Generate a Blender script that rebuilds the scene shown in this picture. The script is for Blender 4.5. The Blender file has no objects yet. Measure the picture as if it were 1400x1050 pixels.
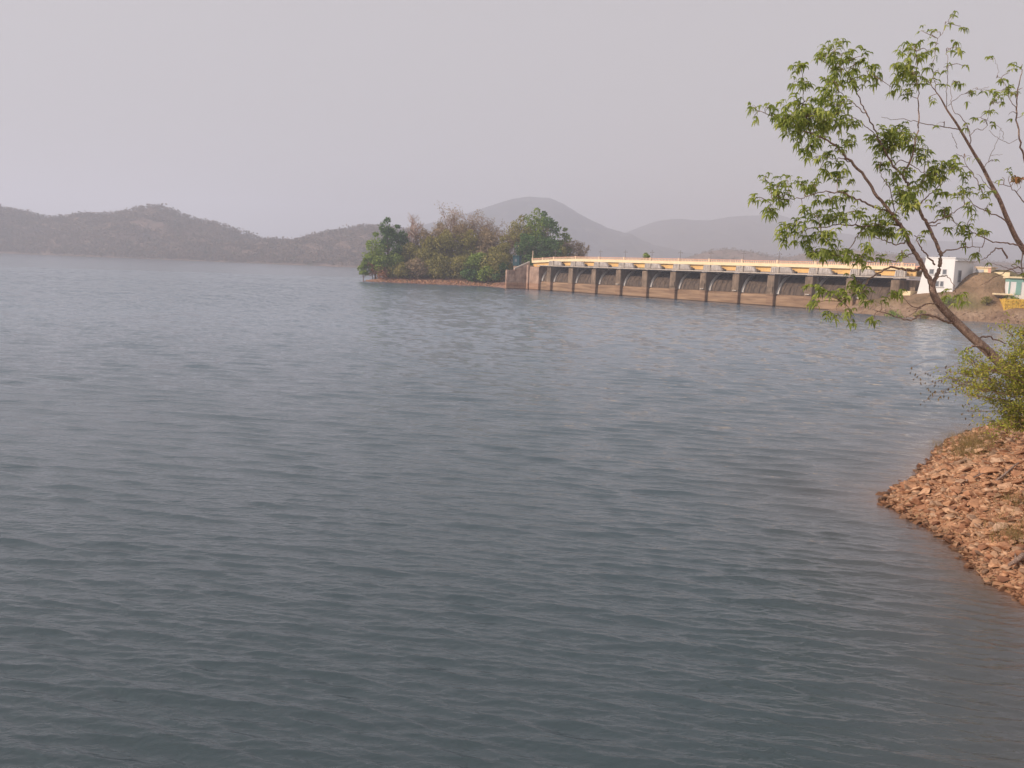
import bpy, bmesh, math, random
import numpy as np
from mathutils import Vector, Matrix, noise
R = math.radians
rng = np.random.default_rng(7)
random.seed(7)
C = bpy.context.scene.collection
S = bpy.context.scene

# ------------------------------------------------------------------ camera
H = 8.0; F = 1165.0; PITCH = R(7.8); ROLL = R(2.17)
cam_d = bpy.data.cameras.new('camera'); cam = bpy.data.objects.new('camera', cam_d); C.objects.link(cam)
cam_d.sensor_width = 36; cam_d.lens = 36 * F / 1400; cam_d.clip_end = 12000; cam_d.clip_start = 0.1
CM = Matrix.Rotation(math.pi / 2 - PITCH, 3, 'X') @ Matrix.Rotation(ROLL, 3, 'Z')
cam.matrix_world = Matrix.Translation((0, 0, H)) @ CM.to_4x4()
S.camera = cam

# ------------------------------------------------------------------ light
SUN_EL, SUN_AZ = 27.0, 252.0          # azimuth: clockwise from +Y, where the sun stands
w = bpy.data.worlds.new('World'); S.world = w; w.use_nodes = True
nt = w.node_tree; nt.nodes.clear()
sky = nt.nodes.new('ShaderNodeTexSky'); sky.sky_type = 'NISHITA'; sky.sun_disc = False
sky.sun_elevation = R(SUN_EL); sky.sun_rotation = R(SUN_AZ); sky.dust_density = 4.0; sky.air_density = 1.0
hs = nt.nodes.new('ShaderNodeHueSaturation'); hs.inputs['Saturation'].default_value = 0.45
b1 = nt.nodes.new('ShaderNodeBackground'); b1.inputs['Strength'].default_value = 0.10
b2 = nt.nodes.new('ShaderNodeBackground'); b2.inputs['Color'].default_value = (0.675, 0.630, 0.645, 1)
mx = nt.nodes.new('ShaderNodeMixShader'); mx.inputs[0].default_value = 0.82
ow = nt.nodes.new('ShaderNodeOutputWorld')
nt.links.new(sky.outputs[0], hs.inputs['Color']); nt.links.new(hs.outputs[0], b1.inputs['Color'])
nt.links.new(b1.outputs[0], mx.inputs[1]); nt.links.new(b2.outputs[0], mx.inputs[2]); nt.links.new(mx.outputs[0], ow.inputs[0])
sd = bpy.data.lights.new('sun', 'SUN'); sun = bpy.data.objects.new('sun', sd); C.objects.link(sun)
sd.energy = 4.4; sd.angle = R(0.6); sd.color = (1.0, 0.83, 0.68)
az = R(SUN_AZ); el = R(SUN_EL)
sdir = Vector((math.sin(az) * math.cos(el), math.cos(az) * math.cos(el), math.sin(el)))
sun.rotation_euler = sdir.to_track_quat('Z', 'Y').to_euler()
S.view_settings.view_transform = 'Standard'; S.view_settings.look = 'None'
S.view_settings.exposure = 0.0; S.view_settings.gamma = 1.0; S.view_settings.use_curve_mapping = False
S.render.engine = 'CYCLES'
S.cycles.max_bounces = 6; S.cycles.diffuse_bounces = 2; S.cycles.glossy_bounces = 3
S.cycles.transmission_bounces = 3; S.cycles.volume_bounces = 2; S.cycles.transparent_max_bounces = 6
S.cycles.use_denoising = True

# ------------------------------------------------------------------ helpers
def ray(px, py):
    return CM @ Vector(((px - 700) / F, -(py - 525) / F, -1))
def PY(px, py, Y):                     # the point of the sight line that lies Y metres ahead
    v = ray(px, py); return Vector((0, 0, H)) + v * (Y / v.y)
def PZ(px, py, z=0.0):                 # the point of the sight line at height z
    v = ray(px, py); return Vector((0, 0, H)) + v * ((z - H) / v.z)

def tag(o, label=None, cat=None, group=None, kind=None):
    if label: o['label'] = label
    if cat: o['category'] = cat
    if group: o['group'] = group
    if kind: o['kind'] = kind
    return o
def empty(name, loc, rz=0.0, **k):
    o = bpy.data.objects.new(name, None); C.objects.link(o); o.location = loc; o.rotation_euler = (0, 0, rz)
    return tag(o, **k)
def npmesh(name, V, Fc, mat, smooth=False, fmat=None):
    V = np.asarray(V, dtype=np.float32); Fc = np.asarray(Fc, dtype=np.int32)
    me = bpy.data.meshes.new(name); n = Fc.shape[1]
    me.vertices.add(len(V)); me.vertices.foreach_set('co', V.ravel())
    me.loops.add(Fc.size); me.loops.foreach_set('vertex_index', Fc.ravel())
    me.polygons.add(len(Fc)); me.polygons.foreach_set('loop_start', np.arange(0, Fc.size, n, dtype=np.int32))
    me.polygons.foreach_set('loop_total', np.full(len(Fc), n, dtype=np.int32))
    mats = mat if isinstance(mat, (list, tuple)) else [mat]
    for m in mats: me.materials.append(m)
    if fmat is not None: me.polygons.foreach_set('material_index', np.asarray(fmat, dtype=np.int32))
    me.update(calc_edges=True); me.validate()
    if smooth: me.polygons.foreach_set('use_smooth', np.ones(len(me.polygons), dtype=bool))
    return me
def link(name, me, parent=None, **k):
    o = bpy.data.objects.new(name, me); C.objects.link(o)
    if parent is not None: o.parent = parent
    return tag(o, **k)
class MB:
    def __init__(s): s.v = []; s.f = []
    def hexa(s, p):                    # 8 points: bottom ring, top ring
        b = len(s.v); s.v += [tuple(q) for q in p]
        for f in ((0, 3, 2, 1), (4, 5, 6, 7), (0, 1, 5, 4), (1, 2, 6, 5), (2, 3, 7, 6), (3, 0, 4, 7)):
            s.f.append(tuple(b + i for i in f))
        return s
    def box(s, x0, x1, y0, y1, z0, z1):
        return s.hexa([(x0, y0, z0), (x1, y0, z0), (x1, y1, z0), (x0, y1, z0), (x0, y0, z1), (x1, y0, z1), (x1, y1, z1), (x0, y1, z1)])
    def prism(s, prof, x0, x1):        # profile in (y,z), swept along x
        b = len(s.v); n = len(prof)
        s.v += [(x0, y, z) for y, z in prof] + [(x1, y, z) for y, z in prof]
        for i in range(n):
            j = (i + 1) % n; s.f.append((b + i, b + j, b + n + j, b + n + i))
        s.f.append(tuple(b + i for i in range(n))[::-1]); s.f.append(tuple(b + n + i for i in range(n)))
        return s
    def tube(s, pts, rad, k=6):
        pts = [Vector(p) for p in pts]; n = len(pts)
        if n < 2: return s
        up = Vector((0.13, 0.21, 0.97)); b = len(s.v)
        for i, p in enumerate(pts):
            t = (pts[min(i + 1, n - 1)] - pts[max(i - 1, 0)])
            if t.length < 1e-7: t = Vector((0, 0, 1))
            t.normalize(); a = t.cross(up)
            if a.length < 1e-3: a = t.cross(Vector((1, 0, 0)))
            a.normalize(); c = t.cross(a); r = rad[i] if hasattr(rad, '__len__') else rad
            for j in range(k):
                q = 2 * math.pi * j / k; s.v.append(tuple(p + (a * math.cos(q) + c * math.sin(q)) * r))
        for i in range(n - 1):
            for j in range(k):
                j2 = (j + 1) % k; s.f.append((b + i * k + j, b + i * k + j2, b + (i + 1) * k + j2, b + (i + 1) * k + j))
        s.f.append(tuple(b + j for j in range(k))[::-1]); s.f.append(tuple(b + (n - 1) * k + j for j in range(k)))
        return s
    def mesh(s, name, mat, smooth=False, bevel=0):
        me = bpy.data.meshes.new(name); me.from_pydata(s.v, [], s.f); me.materials.append(mat)
        if bevel or True:
            bm = bmesh.new(); bm.from_mesh(me); bmesh.ops.recalc_face_normals(bm, faces=bm.faces)
            if bevel: bmesh.ops.bevel(bm, geom=bm.edges[:], offset=bevel, segments=1, affect='EDGES')
            bm.to_mesh(me); bm.free()
        if smooth: me.polygons.foreach_set('use_smooth', np.ones(len(me.polygons), dtype=bool))
        me.update(); return me
    def build(s, name, mat, parent=None, smooth=False, bevel=0, **k):
        return link(name, s.mesh(name, mat, smooth, bevel), parent, **k)
def bez(pts, n=4):                     # Catmull-Rom through the points
    pts = [Vector(p) for p in pts]
    if len(pts) < 3:
        return [pts[0].lerp(pts[-1], i / n) for i in range(n + 1)]
    P = [pts[0] * 2 - pts[1]] + pts + [pts[-1] * 2 - pts[-2]]; out = []
    for i in range(1, len(P) - 2):
        for j in range(n):
            t = j / n; a, b, c, d = P[i - 1], P[i], P[i + 1], P[i + 2]
            out.append(0.5 * ((2 * b) + (c - a) * t + (2 * a - 5 * b + 4 * c - d) * t * t + (3 * b - a - 3 * c + d) * t ** 3))
    out.append(pts[-1]); return out

# ------------------------------------------------------------------ materials
def nodes(name):
    m = bpy.data.materials.new(name); m.use_nodes = True; t = m.node_tree
    return m, t, t.nodes['Principled BSDF'], t.nodes['Material Output']
def N(t, typ, ins=None, **at):
    n = t.nodes.new(typ)
    for k, v in at.items(): setattr(n, k, v)
    for k, v in (ins or {}).items():
        if isinstance(v, bpy.types.NodeSocket): t.links.new(v, n.inputs[k])
        else: n.inputs[k].default_value = v
    return n
def rgb(*c): return (c[0], c[1], c[2], 1)
def ramp(t, fac, stops):
    n = t.nodes.new('ShaderNodeValToRGB'); t.links.new(fac, n.inputs[0]); e = n.color_ramp.elements
    e[0].position, e[0].color = stops[0][0], rgb(*stops[0][1]); e[1].position, e[1].color = stops[-1][0], rgb(*stops[-1][1])
    for p, c in stops[1:-1]:
        q = e.new(p); q.color = rgb(*c)
    return n
def mixc(t, fac, a, b, mode='MIX'):
    n = t.nodes.new('ShaderNodeMix'); n.data_type = 'RGBA'; n.blend_type = mode
    for i, v in ((0, fac), (6, a), (7, b)):
        if isinstance(v, bpy.types.NodeSocket): t.links.new(v, n.inputs[i])
        elif i == 0: n.inputs[0].default_value = v
        else: n.inputs[i].default_value = rgb(*v[:3])
    return n.outputs[2]
def mat_noise(name, c0, c1, scale=1.0, rough=0.85, stretch=(1, 1, 1), bump=0.0, bscale=None, spots=None, metal=0, det=6):
    m, t, p, o = nodes(name)
    geo = N(t, 'ShaderNodeNewGeometry'); mp = N(t, 'ShaderNodeMapping', {'Vector': geo.outputs['Position'], 'Scale': stretch})
    nz = N(t, 'ShaderNodeTexNoise', {'Vector': mp.outputs[0], 'Scale': scale, 'Detail': det, 'Roughness': 0.62})
    rp = ramp(t, nz.outputs[0], [(0.32, c0), (0.68, c1)]); col = rp.outputs[0]
    if spots:
        n2 = N(t, 'ShaderNodeTexNoise', {'Vector': mp.outputs[0], 'Scale': scale * 3.7, 'Detail': 4})
        r2 = ramp(t, n2.outputs[0], [(0.52, (0, 0, 0)), (0.66, (1, 1, 1))]); col = mixc(t, r2.outputs[0], col, spots)
    t.links.new(col, p.inputs['Base Color']); p.inputs['Roughness'].default_value = rough; p.inputs['Metallic'].default_value = metal
    p.inputs['Specular IOR Level'].default_value = 0.25
    if bump:
        n3 = N(t, 'ShaderNodeTexNoise', {'Vector': mp.outputs[0], 'Scale': bscale or scale * 4, 'Detail': 5})
        bp = N(t, 'ShaderNodeBump', {'Height': n3.outputs[0], 'Strength': 0.6, 'Distance': bump}); t.links.new(bp.outputs[0], p.inputs['Normal'])
    return m

def mat_dam(name, up0, up1, lo0, lo1, zline=3.3):      # weathered concrete above the flood mark, silt-stained below it
    m, t, p, o = nodes(name)
    geo = N(t, 'ShaderNodeNewGeometry'); sep = N(t, 'ShaderNodeSeparateXYZ', {'Vector': geo.outputs['Position']})
    mp = N(t, 'ShaderNodeMapping', {'Vector': geo.outputs['Position'], 'Scale': (1.3, 1.3, 0.18)})
    st = N(t, 'ShaderNodeTexNoise', {'Vector': mp.outputs[0], 'Scale': 1.0, 'Detail': 7, 'Roughness': 0.7})
    mp2 = N(t, 'ShaderNodeMapping', {'Vector': geo.outputs['Position'], 'Scale': (0.12, 0.12, 1.6)})
    hz = N(t, 'ShaderNodeTexNoise', {'Vector': mp2.outputs[0], 'Scale': 1.0, 'Detail': 5, 'Roughness': 0.6})
    blot = N(t, 'ShaderNodeTexNoise', {'Vector': geo.outputs['Position'], 'Scale': 0.45, 'Detail': 4})
    cu = ramp(t, st.outputs[0], [(0.3, up0), (0.5, [0.5 * (a + b) for a, b in zip(up0, up1)]), (0.7, up1)])
    cu2 = mixc(t, ramp(t, blot.outputs[0], [(0.42, (0, 0, 0)), (0.7, (.7, .7, .7))]).outputs[0], cu.outputs[0], [x * 0.5 for x in up0])
    cl = ramp(t, hz.outputs[0], [(0.32, lo0), (0.66, lo1)])
    wob = N(t, 'ShaderNodeMath', {0: st.outputs[0], 1: 0.9}, operation='MULTIPLY'); zz = N(t, 'ShaderNodeMath', {0: sep.outputs[2], 1: wob.outputs[0]}, operation='ADD')
    mr = N(t, 'ShaderNodeMapRange', {0: zz.outputs[0], 1: zline + 0.2, 2: zline + 0.75})
    c = mixc(t, mr.outputs[0], cl.outputs[0], cu2)
    wet = N(t, 'ShaderNodeMapRange', {0: sep.outputs[2], 1: 0.12, 2: 0.45}); c = mixc(t, wet.outputs[0], [x * 0.35 for x in lo0], c)
    t.links.new(c, p.inputs['Base Color']); p.inputs['Roughness'].default_value = 0.9; p.inputs['Specular IOR Level'].default_value = 0.2
    bp = N(t, 'ShaderNodeBump', {'Height': blot.outputs[0], 'Strength': 0.5, 'Distance': 0.15}); t.links.new(bp.outputs[0], p.inputs['Normal'])
    return m
def mat_leaf(name, c0, c1, trans=0.35, c2=None, f2=0.0):
    m, t, p, o = nodes(name); t.nodes.remove(p)
    geo = N(t, 'ShaderNodeNewGeometry')
    rp = ramp(t, geo.outputs['Random Per Island'], [(0.0, c0), (0.85, c1)] + ([(1.0, c2)] if c2 else []))
    d = N(t, 'ShaderNodeBsdfDiffuse', {'Color': rp.outputs[0]})
    br = mixc(t, 1.0, rp.outputs[0], (1.25, 1.3, 0.6), 'MULTIPLY')
    tr = N(t, 'ShaderNodeBsdfTranslucent', {'Color': br})
    mxs = N(t, 'ShaderNodeMixShader', {0: trans, 1: d.outputs[0], 2: tr.outputs[0]})
    t.links.new(mxs.outputs[0], o.inputs[0]); return m

M = {}
M['pier'] = mat_dam('pier_concrete', (0.13, 0.095, 0.07), (0.36, 0.265, 0.195), (0.17, 0.105, 0.07), (0.38, 0.245, 0.16))
M['sill'] = mat_dam('sill_concrete', (0.30, 0.20, 0.14), (0.42, 0.29, 0.20), (0.19, 0.12, 0.08), (0.40, 0.265, 0.17), 3.9)
M['gate'] = mat_noise('gate_steel', (0.055, 0.042, 0.036), (0.17, 0.122, 0.09), 0.9, 0.8, (1.6, 1.6, 0.25))
M['seal'] = mat_noise('seal_steel', (0.66, 0.60, 0.55), (0.78, 0.72, 0.66), 1.5, 0.7)
M['walk'] = mat_noise('walkway_concrete', (0.38, 0.33, 0.29), (0.58, 0.51, 0.44), 0.8, 0.85)
M['house'] = mat_noise('hoist_housing_paint', (0.36, 0.33, 0.32), (0.62, 0.57, 0.54), 1.1, 0.8, (1, 1, 0.5), bump=0.03)
M['cream'] = mat_noise('cream_paint', (0.84, 0.66, 0.40), (0.88, 0.76, 0.52), 0.5, 0.75)
M['yellow'] = mat_noise('yellow_paint', (0.76, 0.45, 0.16), (0.82, 0.56, 0.24), 0.6, 0.75, spots=(0.66, 0.42, 0.20))
M['red'] = mat_noise('red_rail_paint', (0.60, 0.30, 0.22), (0.74, 0.44, 0.33), 1.2, 0.7)
M['orange'] = mat_noise('orange_baluster_paint', (0.72, 0.50, 0.34), (0.86, 0.70, 0.50), 1.2, 0.7)
M['dark'] = mat_noise('dark_steel', (0.03, 0.028, 0.03), (0.07, 0.06, 0.06), 2.0, 0.7)
M['pole'] = mat_noise('pole_steel', (0.16, 0.14, 0.14), (0.26, 0.23, 0.22), 2.0, 0.6)
M['white'] = mat_noise('white_wall_paint', (0.76, 0.75, 0.75), (0.84, 0.83, 0.83), 0.35, 0.85)
M['grey_trim'] = mat_noise('grey_trim', (0.40, 0.40, 0.42), (0.52, 0.52, 0.54), 1.0, 0.8)
M['glass'] = mat_noise('dark_window_glass', (0.10, 0.11, 0.13), (0.20, 0.21, 0.23), 2.0, 0.25)
M['teal'] = mat_noise('teal_paint', (0.20, 0.40, 0.36), (0.28, 0.48, 0.44), 1.0, 0.7)
M['blue'] = mat_noise('blue_cabin_paint', (0.012, 0.055, 0.075), (0.022, 0.085, 0.105), 1.0, 0.6)
M['masonry'] = mat_dam('masonry_wall', (0.34, 0.21, 0.16), (0.58, 0.43, 0.34), (0.30, 0.16, 0.10), (0.42, 0.26, 0.18), 2.4)
M['stone_wall'] = mat_noise('yellow_washed_stone', (0.62, 0.36, 0.05), (0.82, 0.55, 0.10), 1.2, 0.85, spots=(0.30, 0.18, 0.07), bump=0.1)
M['bark'] = mat_noise('leaning_tree_bark', (0.13, 0.085, 0.07), (0.36, 0.25, 0.20), 9.0, 0.9, (1, 1, 0.4), bump=0.04, bscale=26, spots=(0.46, 0.36, 0.30))
M['bark_far'] = mat_noise('grey_bark', (0.14, 0.10, 0.08), (0.24, 0.18, 0.15), 1.0, 0.9)
M['bark_pale'] = mat_noise('pale_bark', (0.42, 0.33, 0.28), (0.55, 0.45, 0.38), 1.0, 0.9)
M['twig'] = mat_noise('dry_twig_bark', (0.27, 0.18, 0.145), (0.42, 0.30, 0.25), 1.0, 0.9)
M['leaf'] = mat_leaf('leaning_tree_leaf', (0.15, 0.20, 0.065), (0.39, 0.45, 0.13), 0.47, (0.52, 0.54, 0.18))
M['leaf_red'] = mat_leaf('reddish_leaf', (0.13, 0.13, 0.04), (0.30, 0.15, 0.07), 0.35)
M['shrub'] = mat_leaf('shrub_leaf', (0.20, 0.24, 0.05), (0.46, 0.47, 0.10), 0.45, (0.60, 0.50, 0.18))
M['dry_leaf'] = mat_leaf('dry_hanging_leaf', (0.12, 0.08, 0.04), (0.22, 0.16, 0.08), 0.2)
M['f_dark'] = mat_leaf('dark_evergreen_leaf', (0.045, 0.10, 0.040), (0.14, 0.235, 0.075), 0.2)
M['f_green'] = mat_leaf('green_leaf', (0.13, 0.20, 0.045), (0.31, 0.39, 0.085), 0.25)
M['f_olive'] = mat_leaf('olive_leaf', (0.18, 0.175, 0.065), (0.37, 0.33, 0.115), 0.3, (0.44, 0.34, 0.15))
M['f_brown'] = mat_leaf('dry_brown_leaf', (0.24, 0.18, 0.125), (0.42, 0.32, 0.22), 0.25)
M['f_rust'] = mat_leaf('rusty_dry_leaf', (0.28, 0.135, 0.085), (0.44, 0.24, 0.15), 0.25)
M['f_far'] = mat_leaf('far_dry_wood', (0.13, 0.095, 0.075), (0.25, 0.175, 0.135), 0.1, (0.09, 0.10, 0.055))
M['grass'] = mat_leaf('dry_grass_blade', (0.17, 0.13, 0.06), (0.33, 0.24, 0.12), 0.3)

def mat_stone():
    m, t, p, o = nodes('riprap_stone')
    geo = N(t, 'ShaderNodeNewGeometry'); oi = N(t, 'ShaderNodeObjectInfo')
    a = N(t, 'ShaderNodeMath', {0: geo.outputs['Random Per Island'], 1: oi.outputs['Random']}, operation='ADD'); f = N(t, 'ShaderNodeMath', {0: a.outputs[0]}, operation='FRACT')
    rp = ramp(t, f.outputs[0], [(0, (0.21, 0.10, 0.06)), (0.22, (0.41, 0.21, 0.12)), (0.5, (0.54, 0.31, 0.18)), (0.75, (0.60, 0.38, 0.24)), (0.90, (0.28, 0.19, 0.13)), (1.0, (0.60, 0.41, 0.28))])
    nz = N(t, 'ShaderNodeTexNoise', {'Vector': geo.outputs['Position'], 'Scale': 9.0, 'Detail': 6})
    c = mixc(t, ramp(t, nz.outputs[0], [(0.4, (0, 0, 0)), (0.75, (0.75, 0.75, 0.75))]).outputs[0], rp.outputs[0], (0.21, 0.10, 0.06))
    sz_ = N(t, 'ShaderNodeSeparateXYZ', {'Vector': geo.outputs['Position']}); wt = N(t, 'ShaderNodeMapRange', {0: sz_.outputs[2], 1: 0.07, 2: 0.22}); c = mixc(t, wt.outputs[0], mixc(t, 1.0, c, (0.42, 0.38, 0.36), 'MULTIPLY'), c)
    t.links.new(c, p.inputs['Base Color']); p.inputs['Roughness'].default_value = 0.88; p.inputs['Specular IOR Level'].default_value = 0.2
    bp = N(t, 'ShaderNodeBump', {'Height': nz.outputs[0], 'Strength': 0.5, 'Distance': 0.02}); t.links.new(bp.outputs[0], p.inputs['Normal'])
    return m
M['stone'] = mat_stone()
M['shore_stone'] = mat_noise('tan_shore_stone', (0.24, 0.165, 0.115), (0.42, 0.30, 0.21), 1.3, 0.92)
M['bank'] = mat_noise('bank_soil', (0.30, 0.155, 0.09), (0.50, 0.285, 0.17), 1.1, 0.95, bump=0.08, bscale=7, spots=(0.30, 0.20, 0.11))
M['land'] = mat_noise('dry_earth', (0.17, 0.105, 0.068), (0.34, 0.21, 0.13), 0.12, 0.95, bump=0.35, bscale=0.5, spots=(0.20, 0.16, 0.085))
M['beach'] = mat_noise('red_rock_shore', (0.20, 0.105, 0.07), (0.38, 0.21, 0.15), 0.35, 0.95, bump=0.5, bscale=1.2)
M['hill'] = mat_noise('far_hill_soil', (0.17, 0.12, 0.095), (0.27, 0.185, 0.145), 0.012, 0.95, spots=(0.10, 0.095, 0.06))
M['mount'] = mat_noise('mountain_soil', (0.05, 0.055, 0.06), (0.10, 0.095, 0.09), 0.008, 0.95, spots=(0.07, 0.075, 0.045))

# ------------------------------------------------------------------ shorelines
def seg_dist(X, Y, poly):
    D = np.full(X.shape, 1e9)
    for (ax, ay), (bx, by) in zip(poly[:-1], poly[1:]):
        dx, dy = bx - ax, by - ay; L = dx * dx + dy * dy
        tt = np.clip(((X - ax) * dx + (Y - ay) * dy) / L, 0, 1)
        D = np.minimum(D, np.hypot(X - ax - tt * dx, Y - ay - tt * dy))
    return D
def inside(X, Y, poly):
    r = np.zeros(X.shape, bool); n = len(poly)
    for i in range(n):
        (ax, ay), (bx, by) = poly[i], poly[(i + 1) % n]
        c = (ay > Y) != (by > Y)
        r ^= c & (X < (bx - ax) * (Y - ay) / ((by - ay) if by != ay else 1e-9) + ax)
    return r
def signed(X, Y, poly, shore=None):
    X = np.asarray(X, float); Y = np.asarray(Y, float)
    d = seg_dist(X, Y, poly + [poly[0]]); return np.where(inside(X, Y, poly), d, -d)
_VN = {}
def vnoise(X, Y, scale, seed=0, octs=3):
    if seed not in _VN: _VN[seed] = np.random.default_rng(seed).random((257, 257)) * 2 - 1
    X = np.asarray(X, float); Y = np.asarray(Y, float); out = np.zeros(X.shape); g = _VN[seed]; am = 1.0
    x, y = X / scale + 1000, Y / scale + 1000
    for k in range(octs):
        xi = np.floor(x).astype(int); yi = np.floor(y).astype(int); fx = x - xi; fy = y - yi
        fx = fx * fx * (3 - 2 * fx); fy = fy * fy * (3 - 2 * fy); xi %= 256; yi %= 256
        out += am * ((g[xi, yi] * (1 - fx) + g[xi + 1, yi] * fx) * (1 - fy) + (g[xi, yi + 1] * (1 - fx) + g[xi + 1, yi + 1] * fx) * fy)
        x = x * 2.03 + 17; y = y * 2.03 + 31; am *= 0.5
    return out

def pz2(px, py): q = PZ(px, py); return (q.x, q.y)
BANK = [pz2(1395, 820), pz2(1350, 795), pz2(1318, 762), pz2(1296, 738), pz2(1262, 717), pz2(1232, 702), pz2(1207, 687), pz2(1213, 676), pz2(1232, 664),
        pz2(1256, 648), pz2(1270, 632), pz2(1280, 618), pz2(1295, 604), pz2(1330, 590), (27.5, 47.0), (40, 52), (70, 60), (140, 70),
        (140, -80), (-140, -80), (-140, 16), (-60, 12), (-10, 8.8), (5, 8.6), (9.5, 9.4), (12.2, 12), (13.2, 15), (13.6, 18)]
def bank_h(X, Y):
    d = signed(X, Y, BANK); X = np.asarray(X, float); Y = np.asarray(Y, float)
    sl = np.where(Y < 14, 0.72, 0.40 + 0.10 * np.clip((Y - 24) / 8, 0, 1)); sl = np.where((Y >= 14) & (Y < 20), 0.72 + (0.40 - 0.72) * (Y - 14) / 6, sl)
    h = np.where(d > 0, 6.3 * (1 - np.exp(-d * sl / 6.3 * 1.1)), d * 0.35)
    return np.maximum(h + (0.10 * vnoise(X, Y, 2.2, 3) + 0.05 * vnoise(X, Y, 0.6, 4)) * np.clip(d * 0.8 + 0.25, 0, 1), -1.8)

# dam axis: front face of the piers, fitted once from the piers' water marks
DU = Vector((0.6155, -0.7881, 0)); DW = Vector((0.7881, 0.6155, 0)); D0 = Vector((12.425, 309.93, 0)); BAY = 11.83
def dam_pt(u, wv, z=0.0): q = D0 + DU * u + DW * wv; return Vector((q.x, q.y, z))
dd = lambda u, wv: tuple(dam_pt(u, wv))[:2]
LAND = [(-62, 349), (-52, 347), (-40, 346), (-22, 344.2), (-10, 343), (-6.5, 336), (-4.0, 321), dd(-13, 2.5), dd(-6, 5.5), dd(BAY * 4, 5.5), dd(BAY * 9.2, 5.5),
        dd(BAY * 9.4, 0.5), pz2(1176, 429), pz2(1210, 432), pz2(1240, 434), pz2(1275, 437), pz2(1300, 437.5), pz2(1350, 440.5), pz2(1400, 444), (125, 174), (190, 140), (420, 90),
        (900, 60), (1500, 2600), (200, 2600), (160, 1100), (60, 620), (-5, 470), (-38, 395), (-56, 366)]
def land_h(X, Y):
    X = np.asarray(X, float); Y = np.asarray(Y, float); d = signed(X, Y, LAND)
    head = np.exp(-((X + 12) / 60) ** 2 - ((Y - 372) / 42) ** 2)
    right = 1 / (1 + np.exp(-(X - 92 - (200 - Y) * 0.3) / 5.0))
    cap = 3.2 + 5.5 * head + 4.0 * right
    edge = right / (1 + np.exp(-(X - 110.5) / 1.0)) / (1 + np.exp((Y - 195) / 0.8))
    sl = 0.36 + 0.80 * right - 0.78 * edge
    h = np.where(d > 0, cap * (1 - np.exp(-d * sl / cap)), d * 0.3)
    h = h + 1.3 * np.clip(d, 0, 1) * head * 0.4
    h = h + 5.0 * np.exp(-((X - 112.5) / 10) ** 2 - ((Y - 202.5) / 7.5) ** 2) * np.clip(d / 6, 0, 1)
    return np.maximum(h + (0.35 * vnoise(X, Y, 9, 11) + 0.16 * vnoise(X, Y, 2.3, 12)) * np.clip(d * 0.4 + 0.35, 0, 1), -2.5)

def grid_mesh(name, xs, ys, hf, mat, smooth=True, keep=None):
    X, Y = np.meshgrid(xs, ys); Z = hf(X, Y); nx, ny = len(xs), len(ys)
    V = np.stack([X, Y, Z], -1).reshape(-1, 3)
    i = np.arange(nx - 1)[None, :] + np.arange(ny - 1)[:, None] * nx
    Fq = np.stack([i, i + 1, i + 1 + nx, i + nx], -1).reshape(-1, 4)
    if keep is not None:
        k = keep(Z).reshape(-1) if not callable(keep) else keep(V)
        Fq = Fq[k[Fq].any(1)]
    return npmesh(name, V, Fq, mat, smooth)

xs = np.concatenate([np.arange(-140, 10, 3.0), np.arange(10, 26, 0.11), np.arange(26, 140, 2.0)])
ys = np.concatenate([np.arange(-80, 15, 2.0), np.arange(15, 50, 0.14), np.arange(50, 70, 2.0)])
bank = link('rocky_bank', grid_mesh('rocky_bank', xs, ys, bank_h, M['bank'], keep=lambda V: V[:, 2] > -1.6), kind='structure', label='reddish rocky bank running into the water at the right')
xs = np.concatenate([np.arange(-75, 150, 1.3), np.arange(150, 1500, 30.0)])
ys = np.concatenate([np.arange(60, 160, 10.0), np.arange(160, 420, 1.3), np.arange(420, 2600, 30.0)])
def lmat():
    m, t, p, o = nodes('headland_earth')
    geo = N(t, 'ShaderNodeNewGeometry'); sep = N(t, 'ShaderNodeSeparateXYZ', {'Vector': geo.outputs['Position']})
    n1 = N(t, 'ShaderNodeTexNoise', {'Vector': geo.outputs['Position'], 'Scale': 0.22, 'Detail': 9, 'Roughness': 0.7})
    n2 = N(t, 'ShaderNodeTexNoise', {'Vector': geo.outputs['Position'], 'Scale': 0.05, 'Detail': 5})
    lo_ = ramp(t, n1.outputs[0], [(0.33, (0.17, 0.085, 0.06)), (0.5, (0.30, 0.165, 0.115)), (0.66, (0.42, 0.26, 0.19))])
    lo2 = ramp(t, n1.outputs[0], [(0.33, (0.16, 0.10, 0.07)), (0.5, (0.28, 0.19, 0.13)), (0.66, (0.40, 0.29, 0.21))]); xr = N(t, 'ShaderNodeMapRange', {0: sep.outputs[0], 1: 20.0, 2: 60.0})
    class lo: outputs = [mixc(t, xr.outputs[0], lo_.outputs[0], lo2.outputs[0])]
    hi = ramp(t, n1.outputs[0], [(0.33, (0.15, 0.105, 0.062)), (0.5, (0.26, 0.175, 0.11)), (0.68, (0.36, 0.245, 0.155))])
    hi2 = mixc(t, ramp(t, n2.outputs[0], [(0.48, (0, 0, 0)), (0.62, (0.8, 0.8, 0.8))]).outputs[0], hi.outputs[0], (0.17, 0.15, 0.07))
    mr = N(t, 'ShaderNodeMapRange', {0: sep.outputs[2], 1: 1.6, 2: 3.2}); c = mixc(t, mr.outputs[0], lo.outputs[0], hi2)
    t.links.new(c, p.inputs['Base Color']); p.inputs['Roughness'].default_value = 0.95; p.inputs['Specular IOR Level'].default_value = 0.15
    n3 = N(t, 'ShaderNodeTexNoise', {'Vector': geo.outputs['Position'], 'Scale': 1.5, 'Detail': 6})
    bp = N(t, 'ShaderNodeBump', {'Height': n3.outputs[0], 'Strength': 0.9, 'Distance': 0.6}); t.links.new(bp.outputs[0], p.inputs['Normal'])
    return m
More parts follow.
